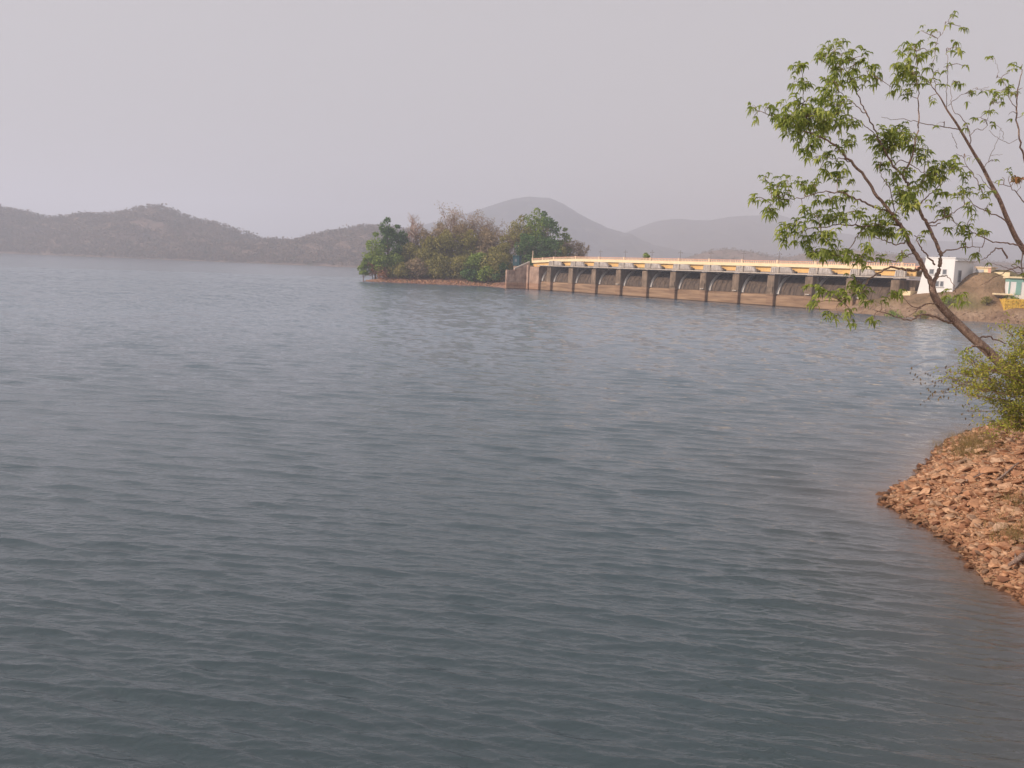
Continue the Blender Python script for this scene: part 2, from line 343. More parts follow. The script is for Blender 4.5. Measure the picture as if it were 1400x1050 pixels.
link('ground', grid_mesh('ground', xs, ys, land_h, lmat(), keep=lambda V: V[:, 2] > -2.2), kind='structure', label='headland and earth slopes around the dam')

# ------------------------------------------------------------------ water
def build_water():
    fwd = np.concatenate([np.radians(np.arange(-180, -38, 6.0)), np.radians(np.linspace(-38, 38, 600)), np.radians(np.arange(44, 180, 6.0))])
    fwd = np.append(fwd, np.radians(180.0))
    r = [0.0, 4.0, 7.5]
    while r[-1] < 1750:
        q = r[-1]; r.append(q + (min(max(0.042, q * q * 0.000075), 0.70) if q < 430 else q * 0.08))
    r = np.array(r); Rr, A = np.meshgrid(r, fwd, indexing='ij'); X = Rr * np.sin(A); Y = Rr * np.cos(A); Z = np.zeros_like(X)
    DX = np.zeros_like(X); DY = np.zeros_like(X); g = np.random.default_rng(21); main = R(12)
    for k in range(140):
        lam = 0.14 * (1.45 / 0.14) ** (g.random() ** 1.15)
        th = main + g.normal() * (0.17 if lam > 0.7 else 0.24); kk = 2 * math.pi / lam
        a = 0.0072 * lam ** 0.90 * (0.5 + g.random()) * (0.62 if lam > 2.0 else 1.0)
        ph = g.random() * 6.283
        rf = math.sqrt(lam / 3.2e-4)
        fade = np.clip((rf - Rr) / (rf * 0.35), 0, 1) * (1 + 0.35 * np.clip((Rr - 22) / 30, 0, 1))
        arg = kk * (X * math.sin(th) + Y * math.cos(th)) + ph + 1.2 * np.sin(X * 0.11 + ph * 3) + 1.0 * np.sin(Y * 0.07 + X * 0.05 + ph)
        af = a * fade * (0.62 if lam < 0.6 else 0.50); ca = np.cos(arg); Z += af * (ca - (0.16 * np.sin(2 * arg) if lam > 0.3 else 0.0))
        sn = 1.15 * af * np.sin(arg); DX -= sn * math.sin(th); DY -= sn * math.cos(th)
    open_ = np.clip((Rr - 20) / 50, 0, 1) * np.clip((520 - Rr) / 120, 0, 1); open_ = open_ * open_ * (3 - 2 * open_); E_ = np.zeros_like(X)
    for k in range(44):                     # the short steep chop of the open lake
        lam = 1.35 * (2.6 / 1.35) ** g.random(); th = main + g.normal() * 0.27; kk = 2 * math.pi / lam; ph = g.random() * 6.283
        arg = kk * (X * math.sin(th) + Y * math.cos(th)) + ph + 1.3 * np.sin(X * 0.05 + ph * 3); E_ += 0.0048 * lam * (0.5 + g.random()) * (np.sin(arg) + 0.3 * np.sin(2 * arg))
    Z += E_ * open_
    gust = 0.85 + 0.22 * vnoise(X, Y, 14, 31, 2)
    dfore = -signed(X, Y, BANK)
    gm = np.clip(gust, 0.35, 1.4) * np.clip(dfore / 3.0 + 0.15, 0.1, 1.0); Z *= gm; DX *= gm; DY *= gm
    V = np.stack([X + DX, Y + DY, Z], -1).reshape(-1, 3); nx = len(fwd)
    i = np.arange(nx - 1)[None, :] + np.arange(len(r) - 1)[:, None] * nx
    Fq = np.stack([i, i + 1, i + 1 + nx, i + nx], -1).reshape(-1, 4)
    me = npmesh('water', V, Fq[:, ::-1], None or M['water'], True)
    at = me.attributes.new('silt', 'FLOAT', 'POINT')
    dd_ = np.clip(dfore, 0, 60).reshape(-1); dl = np.clip(-signed(X, Y, LAND), 0, 200).reshape(-1)
    side_ = np.clip((X.reshape(-1) - 5.0) / 4.0, 0, 1)
    nearness = 0.6 * np.exp(-dd_ / 0.5) + 0.30 * np.exp(-dd_ / 4.0) + 0.10 * np.exp(-dl / 6.0)
    at.data.foreach_set('value', np.clip(nearness * side_ + 0.10 * np.exp(-dl / 6.0), 0, 1).astype(np.float32))
    if me.polygons[len(me.polygons) // 2].normal.z < 0: me.flip_normals()
    return link('water', me, kind='structure', label='rippled grey-blue reservoir water')
def mat_water():
    m, t, p, o = nodes('lake_water')
    geo = N(t, 'ShaderNodeNewGeometry'); at = N(t, 'ShaderNodeAttribute', attribute_name='silt')
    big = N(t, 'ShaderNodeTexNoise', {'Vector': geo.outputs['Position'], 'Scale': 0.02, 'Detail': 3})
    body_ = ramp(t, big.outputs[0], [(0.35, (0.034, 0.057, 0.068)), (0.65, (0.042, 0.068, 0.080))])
    sy = N(t, 'ShaderNodeSeparateXYZ', {'Vector': geo.outputs['Position']}); sheen_fac = N(t, 'ShaderNodeMapRange', {0: sy.outputs[1], 1: 12.0, 2: 110.0})
    class body_sheen: outputs = [mixc(t, sheen_fac.outputs[0], body_.outputs[0], (0.125, 0.182, 0.238))]  # lighter and bluer with distance: reflected sky painted into the water colour
    c = mixc(t, at.outputs['Fac'], body_sheen.outputs[0], (0.21, 0.115, 0.075))
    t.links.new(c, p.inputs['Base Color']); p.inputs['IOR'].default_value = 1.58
    rot = N(t, 'ShaderNodeMapping', {'Vector': geo.outputs['Position'], 'Rotation': (0, 0, R(12)), 'Scale': (0.45, 1.0, 1.0)})
    n1 = N(t, 'ShaderNodeTexNoise', {'Vector': rot.outputs[0], 'Scale': 7.5, 'Detail': 4, 'Roughness': 0.55, 'Distortion': 0.4})
    n2 = N(t, 'ShaderNodeTexNoise', {'Vector': rot.outputs[0], 'Scale': 0.9, 'Detail': 6, 'Roughness': 0.6, 'Distortion': 0.5})
    sp = N(t, 'ShaderNodeSeparateXYZ', {'Vector': geo.outputs['Position']})
    far = N(t, 'ShaderNodeMapRange', {0: sp.outputs[1], 1: 12.0, 2: 55.0, 3: 0.02, 4: 0.16})
    rf_ = N(t, 'ShaderNodeMapRange', {0: sp.outputs[1], 1: 30.0, 2: 220.0, 3: 0.03, 4: 0.12}); t.links.new(rf_.outputs[0], p.inputs['Roughness'])      # the open lake is choppier than the lee of the bank
    b1 = N(t, 'ShaderNodeBump', {'Height': n1.outputs[0], 'Strength': 1.0, 'Distance': 0.028})
    b2 = N(t, 'ShaderNodeBump', {'Height': n2.outputs[0], 'Strength': 1.0, 'Distance': far.outputs[0], 'Normal': b1.outputs[0]})
    t.links.new(b2.outputs[0], p.inputs['Normal']); return m
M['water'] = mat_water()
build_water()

# ------------------------------------------------------------------ far hills (structure) and their wood (stuff)
def horizon(px): return 365.5 + 0.0379 * (px - 700)
def ridge_hill(name, prof, yr, front, back, mat, nx, ny, seed, amp, base=-2.0, label=None, yshore=None):
    pxs = np.array([p[0] for p in prof], float); zt = np.array([8 + (horizon(p[0]) - p[1]) / F * yr for p in prof])
    X0 = (pxs[0] - 700) / F * yr * 1.0; X1 = (pxs[-1] - 700) / F * yr
    xs = np.linspace(X0, X1, nx)
    prof_x = (pxs - 700) / F * yr
    def top(X, Y):                        # ridge height at a place, from where it lies across the view line
        return np.interp(X, prof_x, zt)
    def hf(X, Y):
        yy = yshore(X) if yshore else yr - front
        t = np.clip((Y - yy) / (yr - yy), 0, 1); b = np.clip((Y - yr) / back, 0, 1)
        s = (t ** 0.85) * 0.6 + 0.4 * t * t * (3 - 2 * t)
        sp = vnoise(X, Y, amp * 5, seed, 4)
        h = base + (top(X, Y) - base) * s * (1 - b * b) + sp * amp * np.clip(4 * t * (1 - t) + 0.10, 0, 1) * (1 - b)
        return np.where(Y < yy, base, h)
    y0 = (yshore(xs).min() if yshore else yr - front) - 10
    ys = np.linspace(y0, yr + back, ny)
    link(name, grid_mesh(name, xs, ys, hf, mat), kind='structure', label=label)
    return hf, (X0, X1)
P1 = [(-420, 300), (-250, 288), (-120, 280), (-40, 282), (0, 287), (30, 293), (60, 302), (90, 300), (115, 297), (150, 296), (190, 288), (215, 286), (240, 294), (265, 304), (300, 311), (330, 323), (360, 331),
      (400, 333), (430, 326), (460, 319), (490, 313), (520, 312), (560, 320), (620, 334), (700, 346), (800, 356)]
ysh = lambda X: np.interp(X, [-1400, -790, -475, -200, 200], [1430, 1312, 1224, 1117, 1060])
hill_h, (hx0, hx1) = ridge_hill('wooded_hills', P1, 1480, 0, 260, M['hill'], 420, 150, 5, 9.0, label='dry wooded hills across the lake at the left', yshore=ysh)
P2 = [(380, 350), (480, 330), (560, 312), (620, 297), (660, 284), (690, 275), (715, 271), (740, 273), (760, 281), (780, 293), (800, 303), (820, 312), (845, 320), (880, 334), (940, 350), (1010, 368), (1080, 374)]
ridge_hill('mountain', P2, 3300, 800, 500, M['mount'], 260, 120, 8, 14.0, label='tall hazy mountain behind the headland')
P3 = [(560, 355), (700, 345), (800, 330), (845, 319), (865, 311), (885, 304), (905, 301), (930, 302), (955, 303), (985, 298), (1005, 297), (1025, 296), (1045, 294), (1065, 300), (1085, 310), (1110, 318), (1150, 322), (1200, 324),
      (1260, 330), (1330, 333), (1400, 338), (1500, 345), (1650, 350), (1850, 370)]
ridge_hill('mountain_range', P3, 4100, 800, 450, M['mount'], 320, 110, 9, 14.0, label='pale long mountain range far behind the dam')
P4 = [(860, 366), (900, 362), (925, 355), (945, 348), (965, 343), (985, 341), (1005, 343), (1030, 349), (1055, 353), (1080, 350), (1105, 344), (1140, 341), (1190, 347), (1240, 352), (1300, 356), (1380, 360), (1460, 372)]
low_h, (lx0, lx1) = ridge_hill('low_hill', P4, 1650, 380, 250, M['hill'], 160, 60, 10, 5.0, label='low brown hill showing above the dam railing')

def quads_cloud(centers, sizes, flat=0.0, g=rng, aspect=0.6, axis=None):
    n = len(centers); a = g.normal(size=(n, 3)); a /= np.linalg.norm(a, axis=1, keepdims=True); b = g.normal(size=(n, 3))
    b -= a * (a * b).sum(1, keepdims=True); b /= np.linalg.norm(b, axis=1, keepdims=True)
    s = np.asarray(sizes)[:, None]; a = a * s; b = b * s * aspect
    V = np.stack([centers - a, centers - b * 1.0, centers + a, centers + b], 1).reshape(-1, 3)
    return V, np.arange(4 * n).reshape(-1, 4)
def far_wood(name, hf, x0, x1, yf, yb, n, hmin, hmax, mat, label, g):
    X = g.uniform(x0, x1, n); Y = yf(X) + 3 + (yb - yf(X)) * g.random(n) ** 1.1; Z = hf(X, Y); ok = Z > 0.5; X, Y, Z = X[ok], Y[ok], Z[ok]; n = len(X)
    hh = g.uniform(hmin, hmax, n) * (1 + 0.5 * (g.random(n) > 0.93)); k = 9
    off = g.normal(size=(n, k, 3)); off[..., :2] *= 0.30; off[..., 2] = g.random((n, k)) * 0.9 + 0.15
    c = np.stack([X, Y, Z], -1)[:, None, :] + off * hh[:, None, None]; s = np.repeat(hh * 0.24, k) * g.uniform(0.6, 1.3, n * k)
    V, Q = quads_cloud(c.reshape(-1, 3), s, g=g, aspect=0.55)
    link(name, npmesh(name, V, Q, mat), label=label, cat='woodland', kind='stuff')
far_wood('far_woodland', hill_h, hx0 + 10, hx1 - 10, ysh, 1500, 26000, 3.2, 7, M['f_far'], 'hazy leafless woodland covering the hills across the lake', rng)
far_wood('low_hill_woodland', low_h, lx0 + 10, lx1 - 10, lambda X: np.full_like(X, 1300.0), 1660, 2600, 2.5, 4.5, M['f_far'], 'sparse scrub on the low hill above the dam railing', rng)

# ------------------------------------------------------------------ the dam
dam = empty('dam', tuple(D0), math.atan2(DU.y, DU.x), label='long gated spillway dam with yellow girders and red railing', cat='dam')
PW = 2.3; K1 = 11.5
pier_me = MB().prism([(0, -2), (11, -2), (11, 8.5), (0, 8.5)], -PW, 0).mesh('pier', M['pier'], bevel=0.12)
sill_prof = [(1.0, -2), (9.0, -2), (9.0, 2.0), (6.0, 2.9), (3.2, 3.25), (1.7, 3.3), (1.15, 3.1), (1.0, 2.7)]
def gate_profile(r, a0=173.5, a1=108.0, n=12):
    return [(9.6 + r * 1.24 * math.cos(R(a0 + (a1 - a0) * i / n)), 2.62 + r * math.sin(R(a0 + (a1 - a0) * i / n))) for i in range(n + 1)]
def gate_meshes(L):
    o = gate_profile(6.35); i_ = gate_profile(6.22)
    skin = MB()
    for a in range(len(o) - 1): skin.prism([o[a], o[a + 1], i_[a + 1], i_[a]], 0.02, L - 0.02)
    sl = MB(); so = gate_profile(6.72); si = gate_profile(6.36)
    for a in range(len(so) - 1): sl.prism([so[a], so[a + 1], si[a + 1], si[a]], 0.03, 0.75)
    rb = MB(); ro = gate_profile(6.44)
    for a in range(len(ro) - 1): rb.prism([ro[a], ro[a + 1], si[a + 1], si[a]], -0.06, 0.06)
    hb = []
    return skin.mesh('gate', M['gate']), sl.mesh('seal_strip', M['seal']), rb.mesh('stiffener', M['gate'])
LB = BAY - PW
full = gate_meshes(LB); narrow = gate_meshes(4.4)
sill_full = MB().prism(sill_prof, 0, LB).mesh('sill', M['sill'], bevel=0.05)
sill_nar = MB().prism(sill_prof, 0, 4.4).mesh('sill', M['sill'], bevel=0.05)
def put(name, me, u, parent=dam, y=0.0, z=0.0):
    o = link(name, me, parent); o.location = (u, y, z); return o
lad = MB()
for yy in (2.0, 2.5): lad.box(0.03, 0.10, yy - 0.04, yy + 0.04, 3.0, 8.5)
for q in range(14): lad.box(0.04, 0.09, 2.04, 2.46, 3.3 + q * 0.38, 3.36 + q * 0.38)
ladder_me = lad.mesh('ladder', M['seal'])
ledge_me = MB().box(-1.7, -0.4, -0.5, 0.0, 3.7, 3.95).mesh('ledge', M['walk'])
block_me = MB().box(-2.1, -0.25, -0.22, 0.0, 3.96, 5.4).mesh('bearing_block', M['pier'])
for k in range(12):
    pr = put('pier', pier_me, k * BAY)
    if k in (3, 6, 7, 9, 10): put('ledge', ledge_me, 0, pr)
    if k in (5, 6, 8, 10): put('bearing_block', block_me, 0, pr)
    if k in (1, 8, 9): put('ladder', ladder_me, 0, pr)
    if k < 11:
        put('sill', sill_full, k * BAY)
        g_ = put('gate', full[0], k * BAY); put('seal_strip', full[1], 0, g_)
        for q in range(1, 5): put('stiffener', full[2], q * LB / 5, g_)
put('sill', sill_nar, -6.8 + 0.05); g_ = put('gate', narrow[0], -6.8 + 0.05); put('seal_strip', narrow[1], 0, g_)
e = MB().box(-12.4, -6.8, 0.05, 9, -2, 8.5).build('end_pier', M['masonry'], dam, bevel=0.1)
e = MB().box(-13.4, -12.4, -0.5, 9, -2, 8.9).build('end_buttress', M['masonry'], dam, bevel=0.1)
MB().box(11 * BAY, 11 * BAY + 2.4, 0.9, 8, 2, 5.9).build('end_wall', M['cream'], dam); MB().box(11 * BAY + 0.02, 11 * BAY + 2.3, 3.0, 8, 5.9, 8.5).build('end_pier', M['pier'], dam)
# deck: one set of pieces per bay; left of the first pier the road dips
def dz(u): return -1.0 * min(1.0, max(0.0, (8 - u) / 20.0)) ** 1.2
def slopebox(x0, x1, y0, y1, z0, z1):
    a, b = dz(x0), dz(x1)
    return MB().hexa([(x0, y0, z0 + a), (x1, y0, z0 + b), (x1, y1, z0 + b), (x0, y1, z0 + a), (x0, y0, z1 + a), (x1, y0, z1 + b), (x1, y1, z1 + b), (x0, y1, z1 + a)])
def add_sloped(name, mat, x0, x1, y0, y1, z0, z1): return slopebox(x0, x1, y0, y1, z0, z1).build(name, mat, dam)
bays = [(-13.0, -7.0), (-7.0, -0.8)] + [(k * BAY - 0.8, (k + 1) * BAY - 0.8) for k in range(11)] + [(11 * BAY - 0.8, K1 * BAY - 3.4)]
shared = {}
def add_deck(name, mat, x0, x1, y0, y1, z0, z1):
    if x0 < 8: return add_sloped(name, mat, x0, x1, y0, y1, z0, z1)
    key = (name, round(x1 - x0, 2), y0, z0)
    if key not in shared: shared[key] = MB().box(0, x1 - x0, y0, y1, z0, z1).mesh(name, mat)
    return put(name, shared[key], x0)
for x0, x1 in bays:
    e = 0.012
    add_deck('deck_slab', M['walk'], x0, x1 - e, 2.2, 9.4, 10.75, 11.1)
    add_deck('fascia_beam', M['cream'], x0, x1 - e, 1.55, 2.15, 10.88, 11.72)
    add_deck('girder', M['yellow'], x0, x1 - e, 2.3, 2.85, 9.45, 10.74)
    add_deck('back_girder', M['yellow'], x0, x1 - e, 8.4, 8.9, 9.45, 10.74)
    add_deck('handrail', M['red'], x0, x1 - e, 1.75, 1.93, 12.36, 12.54)
    add_deck('back_parapet', M['red'], x0, x1 - e, 9.0, 9.2, 11.1, 12.1)
    nb = int((x1 - x0) / 0.62)
    if x0 >= 8:
        key = ('bal', round(x1 - x0, 2))
        if key not in shared:
            mb = MB()
            for q in range(nb): mb.box((q + 0.5) * (x1 - x0) / nb - 0.13, (q + 0.5) * (x1 - x0) / nb + 0.13, 1.78, 1.90, 11.72, 12.36)
            shared[key] = mb.mesh('balusters', M['orange'])
        b_ = put('balusters', shared[key], x0)
    else:
        mb = MB()
        for q in range(nb):
            xq = x0 + (q + 0.5) * (x1 - x0) / nb; z_ = dz(xq); mb.box(xq - 0.13, xq + 0.13, 1.78, 1.90, 11.70 + z_, 12.38 + z_)
        b_ = mb.build('balusters', M['orange'], dam)
    b_['kind'] = 'stuff'
    z_ = dz(x0); MB().box(-0.24, 0.24, 1.70, 1.98, 11.68 + z_, 12.72 + z_).build('rail_post', M['orange'], dam).location = (x0, -0.02, 0)
    # inspection walkway and its bearers
    if x0 > -8:
        add_deck('walkway_slab', M['walk'], x0, x1 - e, -0.75, 2.2, 8.86, 9.16) if x0 > 8 else MB().box(x0, x1 - e, -0.75, 2.2, 8.86, 9.16).build('walkway_slab', M['walk'], dam)
        MB().box(x0 + 1.0, x1 - 1.0, -0.2, 0.1, 8.52, 8.84).build('walkway_bearer', M['dark'], dam)
box1 = MB().hexa([(-1.7, 0.15, 9.18), (0.5, 0.15, 9.18), (0.5, 1.5, 9.18), (-1.7, 1.5, 9.18), (-1.55, 0.25, 10.75), (0.4, 0.25, 10.75), (0.4, 1.5, 10.75), (-1.55, 1.5, 10.75)]).mesh('hoist_housing', M['house'], bevel=0.12)
box2 = MB().hexa([(1.35, 0.0, 9.18), (5.3, 0.3, 9.18), (5.3, 1.5, 9.18), (1.35, 1.5, 9.18), (1.35, 0.1, 10.85), (4.2, 0.35, 10.7), (4.2, 1.5, 10.7), (1.35, 1.5, 10.85)]).mesh('hoist_housing', M['house'], bevel=0.2)
post_me = MB().box(0.66, 1.16, -0.05, 0.75, 9.17, 10.86).mesh('hoist_post', M['walk'], bevel=0.05)
rail = MB()
for q in range(6): rail.box(q * 0.9, q * 0.9 + 0.05, -0.70, -0.65, 9.16, 10.0)
rail.box(-0.05, 4.6, -0.70, -0.65, 10.0, 10.06).box(-0.05, 4.6, -0.70, -0.65, 9.6, 9.64); rail_me = rail.mesh('walkway_rail', M['walk'])
seam = MB()
for q in range(4): seam.box(-1.4 + q * 0.5, -1.36 + q * 0.5, 0.1, 0.16, 9.3, 10.5)
rib_me = MB().box(-0.04, 0.04, -0.08, 0.08, 9.25, 10.6).mesh('housing_rib', M['walk'])
dish = MB().box(5.5, 6.2, 0.6, 1.4, 9.17, 9.75).mesh('winch', M['dark'], bevel=0.1)
for k in range(12):
    h1 = put('hoist_housing', box1, k * BAY); h2 = put('hoist_housing', box2, k * BAY) if k < 11 else None
    put('hoist_post', post_me, k * BAY); put('walkway_rail', rail_me, k * BAY + 0.2) if k < 11 else None
    for q in range(3): put('housing_rib', rib_me, -1.2 + q * 0.6, h1, 0.12)
    if h2:
        for q in range(4): put('housing_rib', rib_me, 1.8 + q * 0.7, h2, 0.10 + 0.06 * q)
        put('winch', dish, k * BAY)

# lamp posts along the deck
def lamp_mesh(h):
    return (MB().tube([(0, 0, 0), (0, 0, h)], [0.09, 0.05], 6).mesh('pole', M['pole']),
            MB().tube([(-0.75, 0, h * 0.82), (0.75, 0, h * 0.82)], 0.045, 5).mesh('cross_arm', M['pole']),
            MB().box(-0.85, -0.55, -0.1, 0.1, h * 0.82 - 0.16, h * 0.82 - 0.05).mesh('lamp_head', M['pole'], bevel=0.02),
            MB().box(0.55, 0.85, -0.1, 0.1, h * 0.82 - 0.16, h * 0.82 - 0.05).mesh('lamp_head', M['pole'], bevel=0.02))
lm = lamp_mesh(4.0)
ords = ['second', 'third', 'fourth', 'fifth', 'sixth', 'seventh', 'eighth', 'ninth', 'tenth', 'eleventh']
for k in range(10):
    q = dam_pt(k * BAY - 0.8, 2.5, 11.1)
    o = empty('lamp_post', q, R(-52), label='thin grey lamp post with a cross arm on the dam deck, %s from the headland' % ords[k], cat='lamp post', group='lamp posts along the dam deck')
    for nme, me in zip(('pole', 'cross_arm', 'lamp_head', 'lamp_head'), lm): link(nme, me, o)
q = PY(723, 356, 322); q.z = 10.0
o = empty('marker_post', dam_pt(-13, 1.9, 10.0), 0, label='short pale red post where the railing meets the headland', cat='post')
MB().box(-0.16, 0.16, -0.16, 0.16, 0, 4.2).build('shaft', M['orange'], o, bevel=0.03); MB().box(-0.22, 0.22, -0.22, 0.22, 4.2, 4.35).build('cap', M['walk'], o)

# masonry abutment wall at the headland end
mw = empty('abutment_wall', (-3.6, 318.9, 0), 0, label='pinkish masonry retaining wall between the headland and the dam', cat='wall')
a = Vector((-3.6, 318.9, 0)); b = dam_pt(-13.4, 1.0); L = (b - a).length; dr = (b - a).normalized(); nn = Vector((-dr.y, dr.x, 0))
rows = 6
for r_ in range(rows):
    z0 = -1.5 + r_ * 1.42; nb = 4
    for c_ in range(nb):
        x0 = c_ * L / nb - (0.5 * L / nb if r_ % 2 else 0); x1 = x0 + L / nb; x0 = max(x0, 0); 
        if c_ == nb - 1: x1 = L
        dp = 0.05 * random.random(); p0 = dr * (x0 + 0.03); p1 = dr * (x1 - 0.03)
        f0 = -nn * dp; bk = nn * 1.6
        pts = [p0 + f0, p1 + f0, p1 + bk, p0 + bk]
        MB().hexa([(p.x, p.y, z0) for p in pts] + [(p.x, p.y, z0 + 1.37) for p in pts]).build('stone_block', M['masonry'], mw, bevel=0.06)
pts = [dr * 0.05 + nn * 0.3, dr * (L - 0.05) + nn * 0.3, dr * (L - 0.05) + nn * 1.5, dr * 0.05 + nn * 1.5]
MB().hexa([(p.x, p.y, -1.4) for p in pts] + [(p.x, p.y, 6.9) for p in pts]).build('core', M['masonry'], mw)
cp = [dr * (L * 0.35) - nn * 0.1, dr * L - nn * 0.1, dr * L + nn * 1.4, dr * (L * 0.35) + nn * 1.4]
MB().hexa([(p.x, p.y, z) for p, z in zip(cp, (6.95, 6.95, 6.95, 6.95))] + [(p.x, p.y, z) for p, z in zip(cp, (7.2, 9.9, 9.9, 7.2))]).build('gable', M['masonry'], mw)
MB().hexa([(p.x, p.y, z) for p, z in zip(cp, (7.3, 10.0, 10.0, 7.3))] + [(p.x, p.y, z) for p, z in zip(cp, (7.75, 10.45, 10.45, 7.75))]).build('coping', M['walk'], mw)

# teal cabin on the headland by the dam
q = PY(707, 360, 327); cab = empty('cabin', (q.x, 327, 8.6), R(-20), label='small dark teal cabin half hidden in trees at the dam head', cat='cabin')
MB().box(-1.3, 1.3, -1.2, 1.2, 0, 3.6).build('wall', M['blue'], cab, bevel=0.04); MB().box(-1.5, 1.5, -1.45, 1.4, 3.6, 3.85).build('roof', M['blue'], cab)
MB().box(-0.6, 0.3, -1.24, -1.2, 1.4, 2.6).build('window', M['glass'], cab); MB().box(-1.1, 1.1, -1.0, 1.0, -3.5, 0).build('plinth', M['masonry'], cab)

# ------------------------------------------------------------------ buildings at the right end
q = PY(1254, 397, 206)
wb = empty('white_building', (q.x, 206, 0), math.atan2(DU.y, DU.x), label='flat-roofed white building with small windows at the right end of dam', cat='building')
LBd, DBd, ZB, ZT = 8.3, 9.5, 4.0, 13.9
MB().hexa([(-0.2, 0, ZB), (LBd, 0, ZB), (LBd, DBd, ZB), (-0.2, DBd, ZB), (1.4, 0, ZT), (LBd - 0.1, 0, ZT), (LBd - 0.1, DBd, ZT), (1.4, DBd, ZT)]).build('wall', M['white'], wb)
MB().hexa([(1.25, -0.12, ZT), (LBd + 0.05, -0.12, ZT), (LBd + 0.05, DBd + 0.1, ZT), (1.25, DBd + 0.1, ZT), (1.25, -0.12, ZT + 0.22), (LBd + 0.05, -0.12, ZT + 0.22), (LBd + 0.05, DBd + 0.1, ZT + 0.22), (1.25, DBd + 0.1, ZT + 0.22)]).build('roof', M['white'], wb)
def window(parent, x, z, wd, ht, y=-0.02):
    f = MB().box(x - wd / 2 - 0.12, x + wd / 2 + 0.12, y - 0.06, y + 0.05, z - ht / 2 - 0.12, z + ht / 2 + 0.12).build('window', M['grey_trim'], parent)
    MB().box(x - wd / 2, x + wd / 2, y - 0.09, y - 0.03, z - ht / 2, z + ht / 2).build('pane', M['glass'], f)
    MB().box(x - wd / 2 - 0.25, x + wd / 2 + 0.25, y - 0.28, y + 0.02, z - ht / 2 - 0.24, z - ht / 2 - 0.13).build('sill', M['white'], f)
window(wb, 3.0, 10.7, 0.85, 1.0); window(wb, 6.05, 10.7, 0.75, 1.0); window(wb, 4.55, 7.9, 0.8, 1.1); window(wb, 5.7, 7.9, 0.6, 1.1)
xs_ = LBd - 0.02
dr_ = MB().box(xs_, xs_ + 0.10, 1.9, 3.4, 8.4, 11.2).build('door', M['grey_trim'], wb); MB().box(xs_ + 0.08, xs_ + 0.14, 2.05, 3.25, 8.5, 11.05).build('door_leaf', M['glass'], dr_)
MB().box(xs_ - 0.05, xs_ + 0.5, 0.0, DBd, 13.35, 13.5).build('cornice', M['white'], wb)

q = PY(1341, 375, 202)
ob = empty('cream_hut', (q.x, 202, 0), R(-52), label='small cream and orange hut on top of the earth mound', cat='hut')
MB().box(-1.2, 2.0, 0, 3, 6.0, 12.0).build('wall', M['cream'], ob); MB().box(-1.5, 2.3, -0.3, 3.2, 12.0, 12.25).build('roof', M['orange'], ob)
MB().box(1.5, 2.2, -0.05, 0.02, 10.3, 11.9).build('door', M['red'], ob); MB().box(-1.2, 0.6, -0.05, 0.02, 10.9, 11.6).build('window', M['grey_trim'], ob)
MB().box(2.02, 6.0, 0.8, 1.0, 7.0, 11.1).build('side_wall', M['cream'], ob)

GY = 190.6; q = PY(1379, 400, GY)
gb = empty('green_building', (q.x, GY, 0), R(-20), label='pale building with teal band and door at the right edge', cat='building')
zb = PY(1376, 400, GY).z; ztp = PY(1376, 377, GY).z
MB().box(0, 9, 0, 5, zb - 2.0, ztp - 0.55).build('wall', M['white'], gb); MB().box(-0.05, 9.05, -0.05, 5.05, ztp - 1.25, ztp - 0.5).build('band', M['teal'], gb)
MB().box(-0.5, 9.5, -0.5, 5.5, ztp - 0.48, ztp - 0.1).build('roof', M['cream'], gb); MB().box(1.3, 2.3, -0.1, -0.0, zb - 0.4, ztp - 1.27).build('door', M['teal'], gb)
MB().box(3.2, 3.4, -0.12, 0.0, zb - 1, ztp - 1.27).build('pilaster', M['teal'], gb); MB().box(-0.12, 0.12, -0.12, 0.1, zb - 1, ztp - 1.27).build('pilaster', M['teal'], gb)
q = PY(1361, 402, 189.5); MBs = MB().box(0, 3.4, 0, 4.0, q.z - 0.12, q.z + 0.18)
sl_ = empty('canopy_slab', (q.x, 189.5, 0), R(-20), label='thin cream canopy slab left of the pale building', cat='canopy'); MBs.build('slab', M['cream'], sl_)
MB().box(2.6, 3.3, 0.6, 3.6, 1.0, q.z - 0.12).build('prop', M['walk'], sl_)
q = PY(1372, 427, 187.6); q2 = PY(1372, 408, 187.6)
yw = empty('yellow_wall', (q.x, 187.6, 0), R(-15), label='bright yellow rough stone wall at the right edge above the shore', cat='wall')
zz = q.z - 1.0; hgt = (q2.z - zz); nr = 6
for r_ in range(nr):
    x = 0.0; c_ = 0
    while x < 9:
        wd = random.uniform(0.7, 1.2); MB().box(x + 0.02, x + wd - 0.03, -random.uniform(0, 0.12), 0.7, zz + r_ * hgt / nr + 0.01, zz + (r_ + 1) * hgt / nr - 0.02).build('stone', M['stone_wall'], yw, bevel=0.05); x += wd
MB().box(0.05, x - 0.1, 0.12, 7.5, zz, q2.z - 0.05).build('core', M['stone_wall'], yw)

